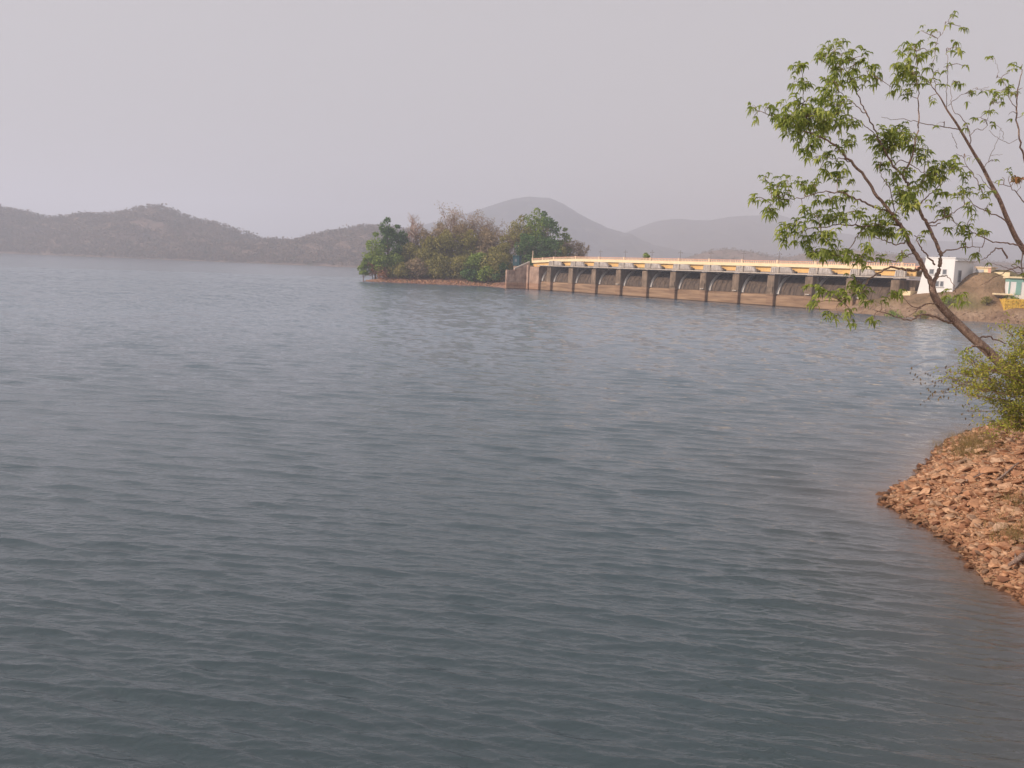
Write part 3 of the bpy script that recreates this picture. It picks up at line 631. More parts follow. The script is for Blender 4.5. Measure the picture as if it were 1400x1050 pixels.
# ------------------------------------------------------------------ headland trees
def leafy(name, x, y, z, h, wd, mat, bark, nleaf, lsize, lift, g, label, cat='tree', group=None, lobes=None):
    root = empty(name, (x, y, z), 0, label=label, cat=cat, group=group)
    tr = MB(); hb = h * lift; th = max(0.12, h * 0.022)
    lean = Vector((g.normal() * 0.05 * h, g.normal() * 0.05 * h, 0))
    tr.tube([Vector((0, 0, -0.5)), lean * 0.5 + Vector((0, 0, h * 0.35)), lean + Vector((0, 0, h * 0.75))], [th, th * 0.7, th * 0.25], 6)
    n = lobes or int(13 + wd * 1.3); cs = []
    for i in range(n):
        a = g.random() * 6.283; rr = wd * 0.5 * math.sqrt(g.random()) * 0.80; zc = hb + (h - hb) * (0.10 + 0.72 * g.random() ** 0.9)
        rr *= 1.0 - 1.0 * max(0, (zc - hb) / (h - hb) - 0.40)
        c = Vector((rr * math.cos(a), rr * math.sin(a), zc)); s = wd * (0.17 + 0.09 * g.random())
        cs.append((c, s)); tr.tube([lean * 0.4 + Vector((0, 0, min(zc * 0.6, h * 0.5))), (c + lean) * 0.5 + Vector((0, 0, zc * 0.12)), c], [th * 0.4, th * 0.25, th * 0.1], 4)
    tr.build('trunk', bark, root)
    cs.append((Vector((lean.x, lean.y, h - wd * 0.13)), wd * 0.14))
    idx = g.integers(0, len(cs), nleaf); cc = np.array([tuple(c[0]) for c in cs])[idx]; ss = np.array([c[1] for c in cs])[idx]
    d = g.normal(size=(nleaf, 3)); d /= np.linalg.norm(d, axis=1, keepdims=True)
    rad = (0.55 + 0.5 * g.random(nleaf)) * ss; P = cc + d * rad[:, None] * np.array([1, 1, 0.82]); P[:, 2] = np.maximum(P[:, 2], 0.1)
    V, Q = quads_cloud(P, lsize * g.uniform(0.6, 1.4, nleaf), g=g, aspect=0.6)
    c = link('crown', npmesh('crown', V, Q, mat), root); return root
def bare(name, x, y, z, h, wd, mat, bark, g, label, leaves=0, leafmat=None, tw=0.05, r0=0.018):
    group = None; wd = wd * 1.25
    root = empty(name, (x, y, z), 0, label=label, cat='tree', group=group); mb = MB(); tw_ = MB(); tips = []
    def grow(p, d, L, r, lev):
        pts = [p]; q = p.copy(); dd_ = d.copy(); ns = 3
        for i in range(ns):
            dd_ = (dd_ + Vector(g.normal(size=3)) * 0.14 + Vector((0, 0, 0.05))).normalized(); q = q + dd_ * L / ns; pts.append(q.copy())
        (mb if lev < 2 else tw_).tube(pts, [r, r * 0.85, r * 0.7, r * 0.5], 5 if lev < 2 else 3)
        if lev >= 5: tips.extend(pts[1:]); return
        for i in range((3 if lev > 1 else 4) if lev else 7):
            t = pts[1 + (i % 3)] if lev else pts[min(3, 1 + i // 2)]
            a = g.random() * 6.283; sp = 0.55 + 0.35 * g.random(); side = Vector((math.cos(a), math.sin(a), 0.25)) 
            nd = (dd_ * (1 - sp * 0.5) + side * sp * (wd / h * 2.6)).normalized()
            grow(t, nd, L * g.uniform(0.5, 0.72), max(tw * 0.6, r * 0.5), lev + 1)
    grow(Vector((0, 0, -0.4)), Vector((g.normal() * 0.05, g.normal() * 0.05, 1)).normalized(), h * (0.34), max(0.14, h * r0), 0)
    # fit the crown to the wanted height and width
    allv = mb.v + tw_.v; mz = max(v[2] for v in allv); mxr = np.percentile([math.hypot(v[0], v[1]) for v in allv], 93)
    sz = h / mz; sx = (wd / 2) / mxr
    mb.v = [(v[0] * sx, v[1] * sx, v[2] * sz) for v in mb.v]; tw_.v = [(v[0] * sx, v[1] * sx, v[2] * sz) for v in tw_.v]
    mb.build('trunk', bark, root); o = tw_.build('twigs', M['twig'], root); o['kind'] = 'stuff'
    if leaves:
        T = np.array([(t.x * sx, t.y * sx, t.z * sz) for t in tips]); P = T[g.integers(0, len(T), leaves)] + g.normal(size=(leaves, 3)) * wd * 0.035
        V, Q = quads_cloud(P, 0.30 * g.uniform(0.5, 1.4, leaves), g=g, aspect=0.5); o = link('dry_leaves', npmesh('dry_leaves', V, Q, leafmat), root); o['kind'] = 'stuff'
    return root
def place(px, ytop, Y):
    q = PY(px, ytop, Y); zb = float(land_h(q.x, Y)); return q.x, Y, zb - 0.15, q.z - zb + 0.15
g = np.random.default_rng(5)
HL = [  # px, top py, width px, distance, kind, label
 (533, 297, 38, 357, 'dark', 'tall dark green tree near the left end of the headland'),
 (548, 306, 28, 361, 'dark', 'dark green tree just left of the pale-trunked bare tree'),
 (514, 316, 34, 352, 'green', 'green tree at the left tip of the headland'),
 (519, 343, 34, 351, 'green', 'low spreading green tree under the dark trees at the headland tip'),
 (497, 352, 16, 350, 'green_small', 'small green shrub overhanging the water at the headland tip'),
 (510, 352, 22, 351, 'rust_bush', 'rusty brown bush at the left foot of the headland'),
 (524, 362, 26, 350, 'rust_bush', 'rusty brown bush above the red shore, right of the headland tip'),
 (540, 345, 30, 354, 'green', 'mid green bushy tree beside the rusty bushes'),
 (571, 290, 40, 364, 'bare_pale', 'leafless tree with a pale trunk rising above the headland wood'),
 (600, 292, 40, 370, 'bare', 'twiggy brown leafless tree right of the pale-trunked one'),
 (623, 279, 46, 374, 'bare', 'tallest leafless tree in the middle of the headland'),
 (648, 286, 44, 376, 'bare', 'broad leafless tree right of the tallest bare one'),
 (672, 297, 40, 370, 'bare', 'lower leafless tree in front of the mountain foot'),
 (694, 306, 40, 364, 'bare_brown', 'brownish tree between the leafless wood and green trees at right'),
 (583, 312, 36, 362, 'brown', 'dry brown tree behind the olive bushes, below pale bare tree'),
 (560, 330, 34, 357, 'olive', 'olive bushy tree right of the dark green trees'),
 (583, 335, 38, 355, 'olive', 'second olive bushy tree from the dark green trees'),
 (610, 312, 42, 360, 'olive', 'tall yellowish olive tree in the middle of the headland'),
 (640, 313, 40, 361, 'olive', 'rounded olive tree below the broad leafless tree'),
 (668, 318, 40, 360, 'brown', 'brown leafy tree right of the rounded olive tree'),
 (690, 322, 34, 354, 'olive', 'olive tree left of the teal cabin'),
 (600, 347, 38, 351, 'olive', 'low olive bush over the middle of the red shore'),
 (572, 353, 34, 350, 'brown', 'low dry brown bush above the red shore'),
 (548, 360, 32, 350, 'olive', 'low olive bush near the left part of the shore'),
 (626, 350, 38, 350, 'olive', 'wide low olive bush right of centre on the shore'),
 (652, 345, 38, 349, 'green', 'greenish low bush right of the wide olive bush'),
 (604, 303, 40, 366, 'brown', 'tan leafy tree under the tallest leafless one'),
 (636, 300, 42, 367, 'brown', 'dense tan tree behind the rounded olive one'),
 (663, 308, 38, 366, 'brown', 'tan tree in the dip left of the brownish green tree'),
 (588, 322, 36, 359, 'olive', 'tan-olive tree filling the gap beside the pale trunk'),
 (642, 368, 28, 346, 'dark', 'dark waterside bush at the middle of the headland shore'),
 (676, 336, 42, 344, 'olive', 'drooping olive tree close to the masonry wall'),
 (668, 362, 32, 343.6, 'green', 'green waterside bush left of the drooping olive tree'),
 (687, 358, 24, 341.5, 'dark', 'dark green bush against the masonry wall at the waterline'),
 (712, 292, 44, 362, 'brownish_green', 'brownish green tree left of the tall green tree by the dam'),
 (734, 283, 46, 362, 'green', 'tallest green tree behind the left end of the dam'),
 (752, 288, 34, 358, 'dark', 'dark green tree with a ragged top by the dam'),
 (722, 318, 44, 350, 'dark', 'low dark tree right behind the teal cabin'),
 (750, 325, 44, 352, 'dark', 'low dark tree behind the first lamp posts'),
 (771, 311, 24, 362, 'green', 'small grey-green tree right of the ragged dark tree'),
 (782, 328, 34, 366, 'bare_brown', 'low brown tree at the right end of headland wood'),
 (799, 333, 18, 374, 'bare', 'last small bare tree at the right end of the headland wood'),
 (766, 335, 30, 352, 'olive', 'low olive bush just above the dam railing at left'),
]
for px, yt, wp, Y, kd, lb in HL:
    Y += 2.5; x, y, z, h = place(px, yt, Y); wd = wp / F * Y
    bush = 'bush' in lb or 'shrub' in lb; nm = 'bush' if bush else 'tree'; ct = 'bush' if bush else 'tree'
    nl = int(2300 * (wp / 36)); ls = 0.42
    if kd == 'dark': leafy(nm, x, y, z, h, wd, M['f_dark'], M['bark_far'], int(nl * 1.2), ls, 0.15, g, lb, ct)
    elif kd in ('green', 'green_small'): leafy(nm, x, y, z, h, wd, M['f_green'], M['bark_far'], nl, ls, 0.12 if kd == 'green' else 0.25, g, lb, ct)
    elif kd == 'brownish_green': leafy(nm, x, y, z, h, wd, M['f_olive'], M['bark_far'], nl, ls, 0.15, g, lb, ct)
    elif kd == 'olive': leafy(nm, x, y, z, h, wd, M['f_olive'], M['bark_far'], nl, ls, 0.05, g, lb, ct)
    elif kd == 'brown': leafy(nm, x, y, z, h, wd, M['f_brown'], M['bark_far'], nl, ls, 0.1, g, lb, ct)
    elif kd == 'rust_bush': leafy(nm, x, y, z, h, wd, M['f_rust'], M['bark_far'], nl, 0.3, 0.0, g, lb, ct)
    elif kd == 'bare_pale': bare('bare_tree', x, y, z, h, wd, None, M['bark_pale'], g, lb, 350, M['f_brown'], r0=0.04)
    elif kd == 'bare': bare('bare_tree', x, y, z, h, wd, None, M['bark_far'], g, lb, 1900, M['f_brown'])
    elif kd == 'bare_brown': bare('bare_tree', x, y, z, h, wd, None, M['bark_far'], g, lb, 3200, M['f_brown'])
# undergrowth that closes the wood under the crowns
pxs = g.uniform(507, 790, 9000); Yv = g.uniform(350, 385, 9000); U = []
for a, b in zip(pxs, Yv):
    X = (a - 700) / F * b; hh = float(land_h(X, b))
    if hh > 1.7: U.append((X, b, hh + 0.2 + 3.0 * g.random() ** 1.3))
V, Q = quads_cloud(np.array(U), g.uniform(0.35, 0.85, len(U)), g=g)
link('undergrowth', npmesh('undergrowth', V, Q, M['f_olive']), label='tangled olive undergrowth below the headland trees', cat='undergrowth', kind='stuff')
q = PY(884, 345, 300); leafy('tree', q.x, 300, 2.0, q.z - 2.0, 4.2, M['f_green'], M['bark_far'], 900, 0.3, 0.5, g, 'small green treetop just above the dam railing, alone')
for px, yt, wp, Y, lb in ((1298, 398, 30, 196, 'wide low green shrub on the slope below the white building'), (1352, 388, 20, 191, 'small yellowish shrub on the bare earth slope'), (1386, 399, 30, 189, 'green shrub between the pale building and yellow wall'),
                      (1225, 396, 26, 196, 'dull green shrub at the right end of the dam foot'), (1262, 400, 20, 192, 'dry low shrub in front of the white building')):
    x, y, z, h = place(px, yt, Y); h = max(h, 1.0)
    if z + 0.5 > PY(px, yt, Y).z: z = PY(px, yt, Y).z - 1.2; h = 1.3
    leafy('shrub', x, y, z, min(h, 2.2), wp / F * Y, M['f_green' if 'green' in lb else 'f_olive'], M['bark_far'], 500, 0.16, 0.0, g, lb, 'shrub', lobes=9)

# shore rocks below the slope at the right
def hull_mesh(name, g, n=11, flat=0.46):
    bm = bmesh.new(); pts = g.normal(size=(n, 3)); pts /= np.linalg.norm(pts, axis=1, keepdims=True); pts *= np.array([1, g.uniform(0.6, 0.95), flat * g.uniform(0.7, 1.1)]) * 0.5
    for p in pts: bm.verts.new(p)
    r_ = bmesh.ops.convex_hull(bm, input=bm.verts[:]); bmesh.ops.delete(bm, geom=[v for v in bm.verts if not v.link_faces], context='VERTS')
    me = bpy.data.meshes.new(name); bm.to_mesh(me); bm.free(); me.materials.append(M['stone']); return me
protos = [hull_mesh('stone', g) for _ in range(14)]
PV = [np.array([v.co[:] for v in m.vertices]) for m in protos]; PF = [np.array([p.vertices[:] for p in m.polygons]) for m in protos]
def rotm(g):
    a, b, c = g.uniform(-0.5, 0.5), g.uniform(-0.5, 0.5), g.uniform(0, 6.283)
    return np.array((Matrix.Rotation(c, 3, 'Z') @ Matrix.Rotation(a, 3, 'X') @ Matrix.Rotation(b, 3, 'Y')))
def stones_stuff(name, items, parent, mt=None, **k):
    Vs, Fs, off = [], [], 0
    for (x, y, z, s) in items:
        i = g.integers(0, len(PV)); v = PV[i] @ rotm(g).T * s + (x, y, z); Vs.append(v); Fs.append(PF[i] + off); off += len(v)
    return link(name, npmesh(name, np.concatenate(Vs), np.concatenate(Fs), mt or M['stone']), parent, **k)
its = []
while len(its) < 450:
    px = g.uniform(1170, 1420); Y = g.uniform(160, 215); X = (px - 700) / F * Y * 1.0; z = float(land_h(X, Y))
    if -0.2 < z < 2.2: its.append((X, Y, z, g.uniform(0.25, 0.9)))
stones_stuff('shore_stones', its, None, mt=M['shore_stone'], label='rubble of stones along the far right waterline', cat='rubble', kind='stuff')
its = []
while len(its) < 500:
    X = g.uniform(-62, -5); Y = g.uniform(341, 350); z = float(land_h(X, Y))
    if -0.2 < z < 1.6: its.append((X, Y, z, g.uniform(0.4, 1.4)))
stones_stuff('headland_stones', its, None, label='stones along the red shore of the headland', cat='rubble', kind='stuff')

# ------------------------------------------------------------------ foreground bank: stones, grass, sticks
n = 90000; X = g.uniform(12.2, 26, n); Y = g.uniform(18, 48, n); d = signed(X, Y, BANK); hz = bank_h(X, Y)
ok = (d > -0.22) & (X / Y < 0.66) & (X / Y > 0.40); X, Y, hz, d = X[ok], Y[ok], hz[ok], d[ok]
sz = 0.045 + 0.11 * g.random(len(X)) ** 1.4 + 0.48 * g.random(len(X)) ** 11
sz *= np.where(d < 0.5, 0.8, 1.0)
keepn = min(len(X), 23000); X, Y, hz, sz = X[:keepn], Y[:keepn], hz[:keepn], sz[:keepn]
order = np.argsort(-sz / Y * (X / Y < 0.61)); big = order[:290]; rest = order[290:]
for i in big:
    k = g.integers(0, len(protos)); o = link('stone', protos[k], bank); m_ = Matrix(rotm(g).tolist()).to_4x4()
    o.matrix_basis = Matrix.Translation((X[i], Y[i], hz[i] + sz[i] * 0.16)) @ m_ @ Matrix.Scale(sz[i], 4)
stones_stuff('gravel_stones', [(X[i], Y[i], hz[i] + sz[i] * 0.10, sz[i]) for i in rest], bank, kind='stuff')
def bank_hit(px, py):
    Yt = np.arange(19, 48, 0.1); v = ray(px, py); X_ = v.x / v.y * Yt; Z_ = H + v.z / v.y * Yt
    i = np.nonzero(Z_ < bank_h(X_, Yt))[0]; return PY(px, py, Yt[i[0]] if len(i) else 47.9)
for px, py, s, lb in ((1352, 645, 0.95, 'large flat orange slab'), (1386, 702, 0.8, 'large grey brown boulder at the frame edge'), (1352, 712, 0.8, 'dark brown boulder in the middle of the bank'), (1322, 640, 0.5, 'squarish tan stone'), (1278, 706, 0.42, 'pale pinkish stone near waterline'), (1340, 690, 0.5, None), (1300, 672, 0.4, None), (1390, 650, 0.55, None)):
    q = bank_hit(px, py)
    o = link('stone', hull_mesh('stone', g, 18, 0.55), bank, label=lb); o.location = (q.x, q.y, q.z + s * 0.05); o.rotation_euler = (g.uniform(-.3, .3), g.uniform(-.3, .3), g.random() * 6); o.scale = (s, s, s)
def stick(pts, r, nm, lb):
    P = [bank_hit(*p) + Vector((0, 0, 0.15 + r)) for p in pts]; rad = [r * (1 - 0.6 * i / (len(P) - 1)) for i in range(len(P))]
    base = P[0]; root = empty(nm, base, 0, label=lb, cat='stick' if nm == 'stick' else 'log'); MB().tube(bez([p - base for p in P], 3), np.linspace(r, r * 0.5, (len(P) - 1) * 3 + 1), 6).build('stem', M['bark'], root, smooth=True)
    MB().tube([(P[1] - base), (P[1] - base) + Vector((0.1, 0.25, 0.12))], [r * 0.5, r * 0.2], 5).build('stub', M['bark'], root, smooth=True)
stick([(1398, 770), (1388, 778), (1378, 784)], 0.085, 'log', 'grey weathered log end low on the bank at the right edge')
stick([(1320, 664), (1338, 656), (1354, 650)], 0.03, 'stick', 'thin stick lying left of the large orange slab')
stick([(1361, 665), (1374, 655), (1385, 645), (1392, 640)], 0.045, 'stick', 'crooked brown branch lying right of the large orange slab')
# dry grass tufts
Vs, Q, off = [], [], 0
for (px, py, sp, nb) in ((1328, 612, 16, 700), (1345, 604, 14, 500), (1318, 625, 10, 300), (1378, 742, 14, 130), (1372, 720, 12, 60), (1395, 735, 12, 90), (1388, 690, 12, 150), (1300, 600, 10, 120), (1285, 612, 6, 40), (1283, 622, 4, 20)):
    for _ in range(nb):
        qx, qy = px + g.normal() * sp, py + g.normal() * sp * 0.4; q = bank_hit(qx, qy) if _ % 6 == 0 or _ == 0 else q
        b = q + Vector((g.normal() * 0.14, g.normal() * 0.14, 0.04)); hgt = g.uniform(0.18, 0.50); dv = Vector((g.normal() * 0.12, g.normal() * 0.12, hgt)); sd_ = Vector((g.normal(), g.normal(), 0)).normalized() * 0.008
        Vs += [tuple(b - sd_), tuple(b + sd_), tuple(b + dv * 0.6 + sd_ * 0.6), tuple(b + dv * 0.6 - sd_ * 0.6)]; Q.append([off, off + 1, off + 2, off + 3]); off += 4
        Vs += [tuple(b + dv * 0.6 - sd_ * 0.6), tuple(b + dv * 0.6 + sd_ * 0.6), tuple(b + dv + Vector((dv.x, dv.y, -0.02))), tuple(b + dv + Vector((dv.x, dv.y, -0.015)))]; Q.append([off, off + 1, off + 2, off + 3]); off += 4
link('dry_grass', npmesh('dry_grass', Vs, Q, M['grass']), label='dry tufts of straw-coloured grass between the bank stones', cat='grass', kind='stuff')

# ------------------------------------------------------------------ leaning tree and its slender neighbour
TY = 30.0
def leaf_sprays(mb_leaf, tip, dirn, g, s=1.0, nf=None):
    """one compound leaf spray: several drooping leaflet groups round a tip"""
    nf = nf or g.integers(4, 7); a0 = g.random() * 6.283
    for k in range(nf):
        a = a0 + k * 6.283 / nf + g.normal() * 0.3; out = Vector((math.cos(a), math.sin(a), g.uniform(0.0, 0.45))) + dirn * 0.5; out.normalize()
        L = g.uniform(0.14, 0.29) * s; wv = L * g.uniform(0.11, 0.18); sag = g.uniform(0.7, 2.0)
        side = out.cross(Vector((0, 0, 1))); side = side.normalized() if side.length > 1e-3 else Vector((1, 0, 0))
        tw_ = g.normal() * 0.75; side = (side * math.cos(tw_) + Vector((0, 0, 1)) * math.sin(tw_)).normalized()
        b = len(mb_leaf[0]); 
        for j, (t, wf) in enumerate(((0, 0.25), (0.3, 1.0), (0.65, 0.9), (1.0, 0.12))):
            c = tip + out * (L * t * (1 - 0.25 * t * sag * 0.6)) + Vector((0, 0, -L * t * t * 0.62 * sag)); mb_leaf[0].append(tuple(c - side * wv * wf)); mb_leaf[0].append(tuple(c + side * wv * wf))
        for j in range(3): mb_leaf[1].append((b + 2 * j, b + 2 * j + 1, b + 2 * j + 3, b + 2 * j + 2))
def tree_from(name, label, branches, blobs, base, g, depth, leafmats, twr=0.012, dens=2.1, ls=1.08, dy=3.0):
    """branches: (pixel points, start depth, end depth, r0, r1, part name); every branch has its own distance and thickness"""
    root = empty(name, base, 0, label=label, cat='tree'); nodes_ = []
    for pts, y0, y1, r0, r1, pn in branches:
        P = [PY(p[0], p[1], dy + y0 + (y1 - y0) * i / (len(pts) - 1)) for i, p in enumerate(pts)]; P = bez(P, 4)
        for i, p in enumerate(P):
            if 0 < i < len(P) - 1 and r0 < 0.1: P[i] = p + Vector(g.normal(size=3)) * 0.02
        rad = np.linspace(r0, r1, len(P)); MB().tube([p - Vector(base) for p in P], rad, 8 if r0 > 0.08 else 6).build(pn, M['bark'], root, smooth=True)
        for p, r in zip(P, rad):
            if r < 0.11: nodes_.append((p, r))
    NP_ = np.array([tuple(p) for p, r in nodes_]); tw = MB(); LV = ([], []); LR = ([], [])
    for bl in blobs:
        cx, cy, rx, ry, n = bl[:5]; red = len(bl) > 5
        best = min(nodes_, key=lambda q: (lambda s: (s[0] - cx) ** 2 + (s[1] - cy) ** 2 + (max(0, cy - s[1] + 0)) * 6)(proj(q[0])))
        Yc = best[0].y + g.normal() * 0.35; c = PY(cx, cy, Yc); p0 = best[0]; mid = (p0 + c) * 0.5 + Vector((0, 0, 0.10 * (c - p0).length)) + Vector(g.normal(size=3)) * 0.05
        path = bez([p0, mid, c], 4)
        if (c - p0).length > 0.12: tw.tube(path, np.linspace(min(0.030, 0.012 + 0.006 * (c - p0).length), twr * 0.8, len(path)), 4)
        m = max(1, int(n * dens)); nsub = max(1, m // 3)
        subs = [c + Vector((g.normal() * rx * 0.55, g.normal() * (rx + ry) * 0.5, g.normal() * ry * 0.5)) * (Yc / F) for _ in range(nsub)]
        for s_ in subs:
            tw.tube([path[-2], (path[-2] + s_) * 0.5 + Vector((0, 0, 0.04)), s_], [twr * 0.7, twr * 0.5, twr * 0.4], 3)
        for k in range(m):
            s_ = subs[k % nsub]; t = s_ + Vector(g.normal(size=3)) * 0.10
            if k >= nsub: tw.tube([s_, t], twr * 0.35, 3)
            leaf_sprays(LR if red else LV, t, (t - p0).normalized(), g, ls)
    B = np.array(base)
    o = tw.build('twigs', M['bark'], root); o['kind'] = 'stuff'; o.location = (-B[0], -B[1], -B[2])
    for L_, mt, nm in ((LV, leafmats[0], 'foliage'), (LR, leafmats[1], 'reddish_foliage')):
        if L_[0]:
            o = link(nm, npmesh(nm, np.array(L_[0]) - B, np.array(L_[1]), mt), root); o['kind'] = 'stuff'
    return root
CMI = CM.transposed()
def proj(p):
    c = CMI @ (Vector(p) - Vector((0, 0, H))); return 700 - F * c.x / c.z, 525 + F * c.y / c.z

BR1 = [
 ([(1462, 592), (1430, 562), (1400, 533), (1385, 514), (1363, 492), (1345, 475), (1329, 461), (1312, 445), (1297, 430), (1286, 418), (1279, 408), (1275, 397), (1274, 386)], 30, 30, 0.22, 0.118, 'trunk'),
 ([(1275, 392), (1270, 380), (1263, 368), (1257, 356), (1251, 345), (1242, 330), (1234, 314), (1226, 302), (1217, 290), (1200, 269), (1183, 243), (1163, 221), (1154, 211), (1143, 200), (1128, 190), (1109, 183), (1088, 174), (1065, 162), (1040, 152)], 30, 29, 0.098, 0.012, 'branch'),
 ([(1274, 392), (1279, 380), (1283, 370), (1286, 360), (1286, 350), (1283, 340), (1279, 329), (1269, 308), (1261, 295), (1254, 283), (1247, 270), (1243, 258), (1238, 246), (1230, 235), (1220, 226)], 30, 30.6, 0.082, 0.042, 'branch'),
 ([(1220, 226), (1210, 206), (1203, 193), (1195, 176), (1186, 157), (1178, 142), (1171, 126), (1162, 108), (1154, 90), (1148, 72)], 30.6, 30.8, 0.036, 0.01, 'branch'),
 ([(1234, 238), (1243, 222), (1249, 205), (1253, 187), (1256, 170), (1256, 150), (1255, 128), (1254, 100), (1253, 70)], 30.6, 31, 0.045, 0.01, 'branch'),
 ([(1286, 351), (1292, 345), (1309, 340), (1325, 338), (1343, 338)], 30.2, 31, 0.035, 0.012, 'branch'),
 ([(1258, 366), (1250, 370), (1240, 369), (1229, 367), (1217, 365), (1206, 371), (1190, 380), (1180, 392), (1165, 402), (1150, 412)], 30, 29, 0.06, 0.012, 'branch'),
 ([(1240, 328), (1234, 333), (1223, 334), (1210, 329), (1200, 325), (1185, 322)], 30, 29.4, 0.03, 0.01, 'branch'),
 ([(1278, 362), (1270, 352), (1262, 343), (1256, 334), (1250, 322)], 30.1, 29.6, 0.035, 0.015, 'branch'),
 ([(1217, 290), (1200, 284), (1186, 279), (1171, 272), (1160, 267), (1149, 263), (1138, 263), (1125, 262), (1105, 268), (1090, 272), (1070, 272), (1050, 275)], 29.8, 28.8, 0.04, 0.009, 'branch'),
 ([(1230, 308), (1215, 306), (1200, 308), (1183, 309), (1165, 308), (1143, 307), (1125, 311), (1106, 313), (1090, 318), (1075, 326)], 29.8, 29, 0.04, 0.009, 'branch'),
 ([(1183, 309), (1172, 322), (1165, 335), (1155, 345), (1140, 349), (1120, 349)], 29.6, 29.2, 0.022, 0.009, 'branch'),
 ([(1251, 345), (1240, 350), (1228, 356), (1212, 356), (1195, 358), (1180, 358)], 29.9, 29.5, 0.025, 0.01, 'branch'),
 ([(1306, 440), (1297, 440), (1286, 437), (1272, 431), (1257, 431), (1244, 437), (1228, 434), (1211, 428), (1195, 424)], 30, 29.2, 0.055, 0.012, 'branch'),
 ([(1290, 422), (1283, 416), (1275, 415), (1266, 416), (1257, 421), (1251, 426), (1244, 431), (1236, 437)], 30, 29.4, 0.035, 0.01, 'branch'),
 ([(1266, 416), (1255, 421), (1243, 416), (1236, 408), (1222, 402)], 29.8, 29.4, 0.02, 0.008, 'branch'),
 ([(1282, 380), (1290, 377), (1298, 381), (1304, 391), (1307, 400)], 29.9, 29.7, 0.02, 0.008, 'branch'),
 ([(1254, 284), (1262, 275), (1272, 265), (1282, 257), (1290, 246)], 30.4, 31, 0.03, 0.012, 'branch'),
 ([(1286, 305), (1278, 308), (1270, 309)], 30.6, 30.4, 0.02, 0.02, 'branch'),
 ([(1268, 305), (1280, 303), (1292, 298), (1304, 290), (1316, 282), (1326, 275)], 30.3, 31, 0.03, 0.01, 'branch'),
 ([(1222, 227), (1230, 220), (1240, 221), (1252, 229), (1266, 238), (1280, 238)], 30.6, 30.9, 0.02, 0.01, 'branch'),
 ([(1223, 288), (1218, 262), (1212, 250), (1205, 238), (1200, 228)], 30.0, 29.8, 0.02, 0.01, 'branch'),
 ([(1343, 476), (1334, 472), (1326, 476), (1322, 483)], 29.8, 29.4, 0.05, 0.03, 'branch'),
 ([(1352, 482), (1342, 470), (1338, 464), (1348, 460), (1362, 464), (1376, 470)], 30.3, 30.8, 0.05, 0.02, 'branch'),
 ([(1163, 221), (1150, 216), (1140, 217), (1128, 213)], 29.5, 29.3, 0.02, 0.01, 'branch'),
 ([(1186, 157), (1176, 150), (1165, 140), (1150, 128), (1142, 112), (1140, 98)], 30.7, 30.5, 0.02, 0.009, 'branch'),
 ([(1203, 193), (1192, 180), (1180, 170), (1165, 160), (1148, 153)], 30.6, 30.0, 0.02, 0.009, 'branch'),
 ([(1171, 126), (1185, 112), (1195, 104)], 30.7, 30.9, 0.014, 0.008, 'branch'),
 ([(1109, 183), (1100, 150), (1098, 130), (1098, 112)], 29.3, 29.5, 0.02, 0.008, 'branch'),
]
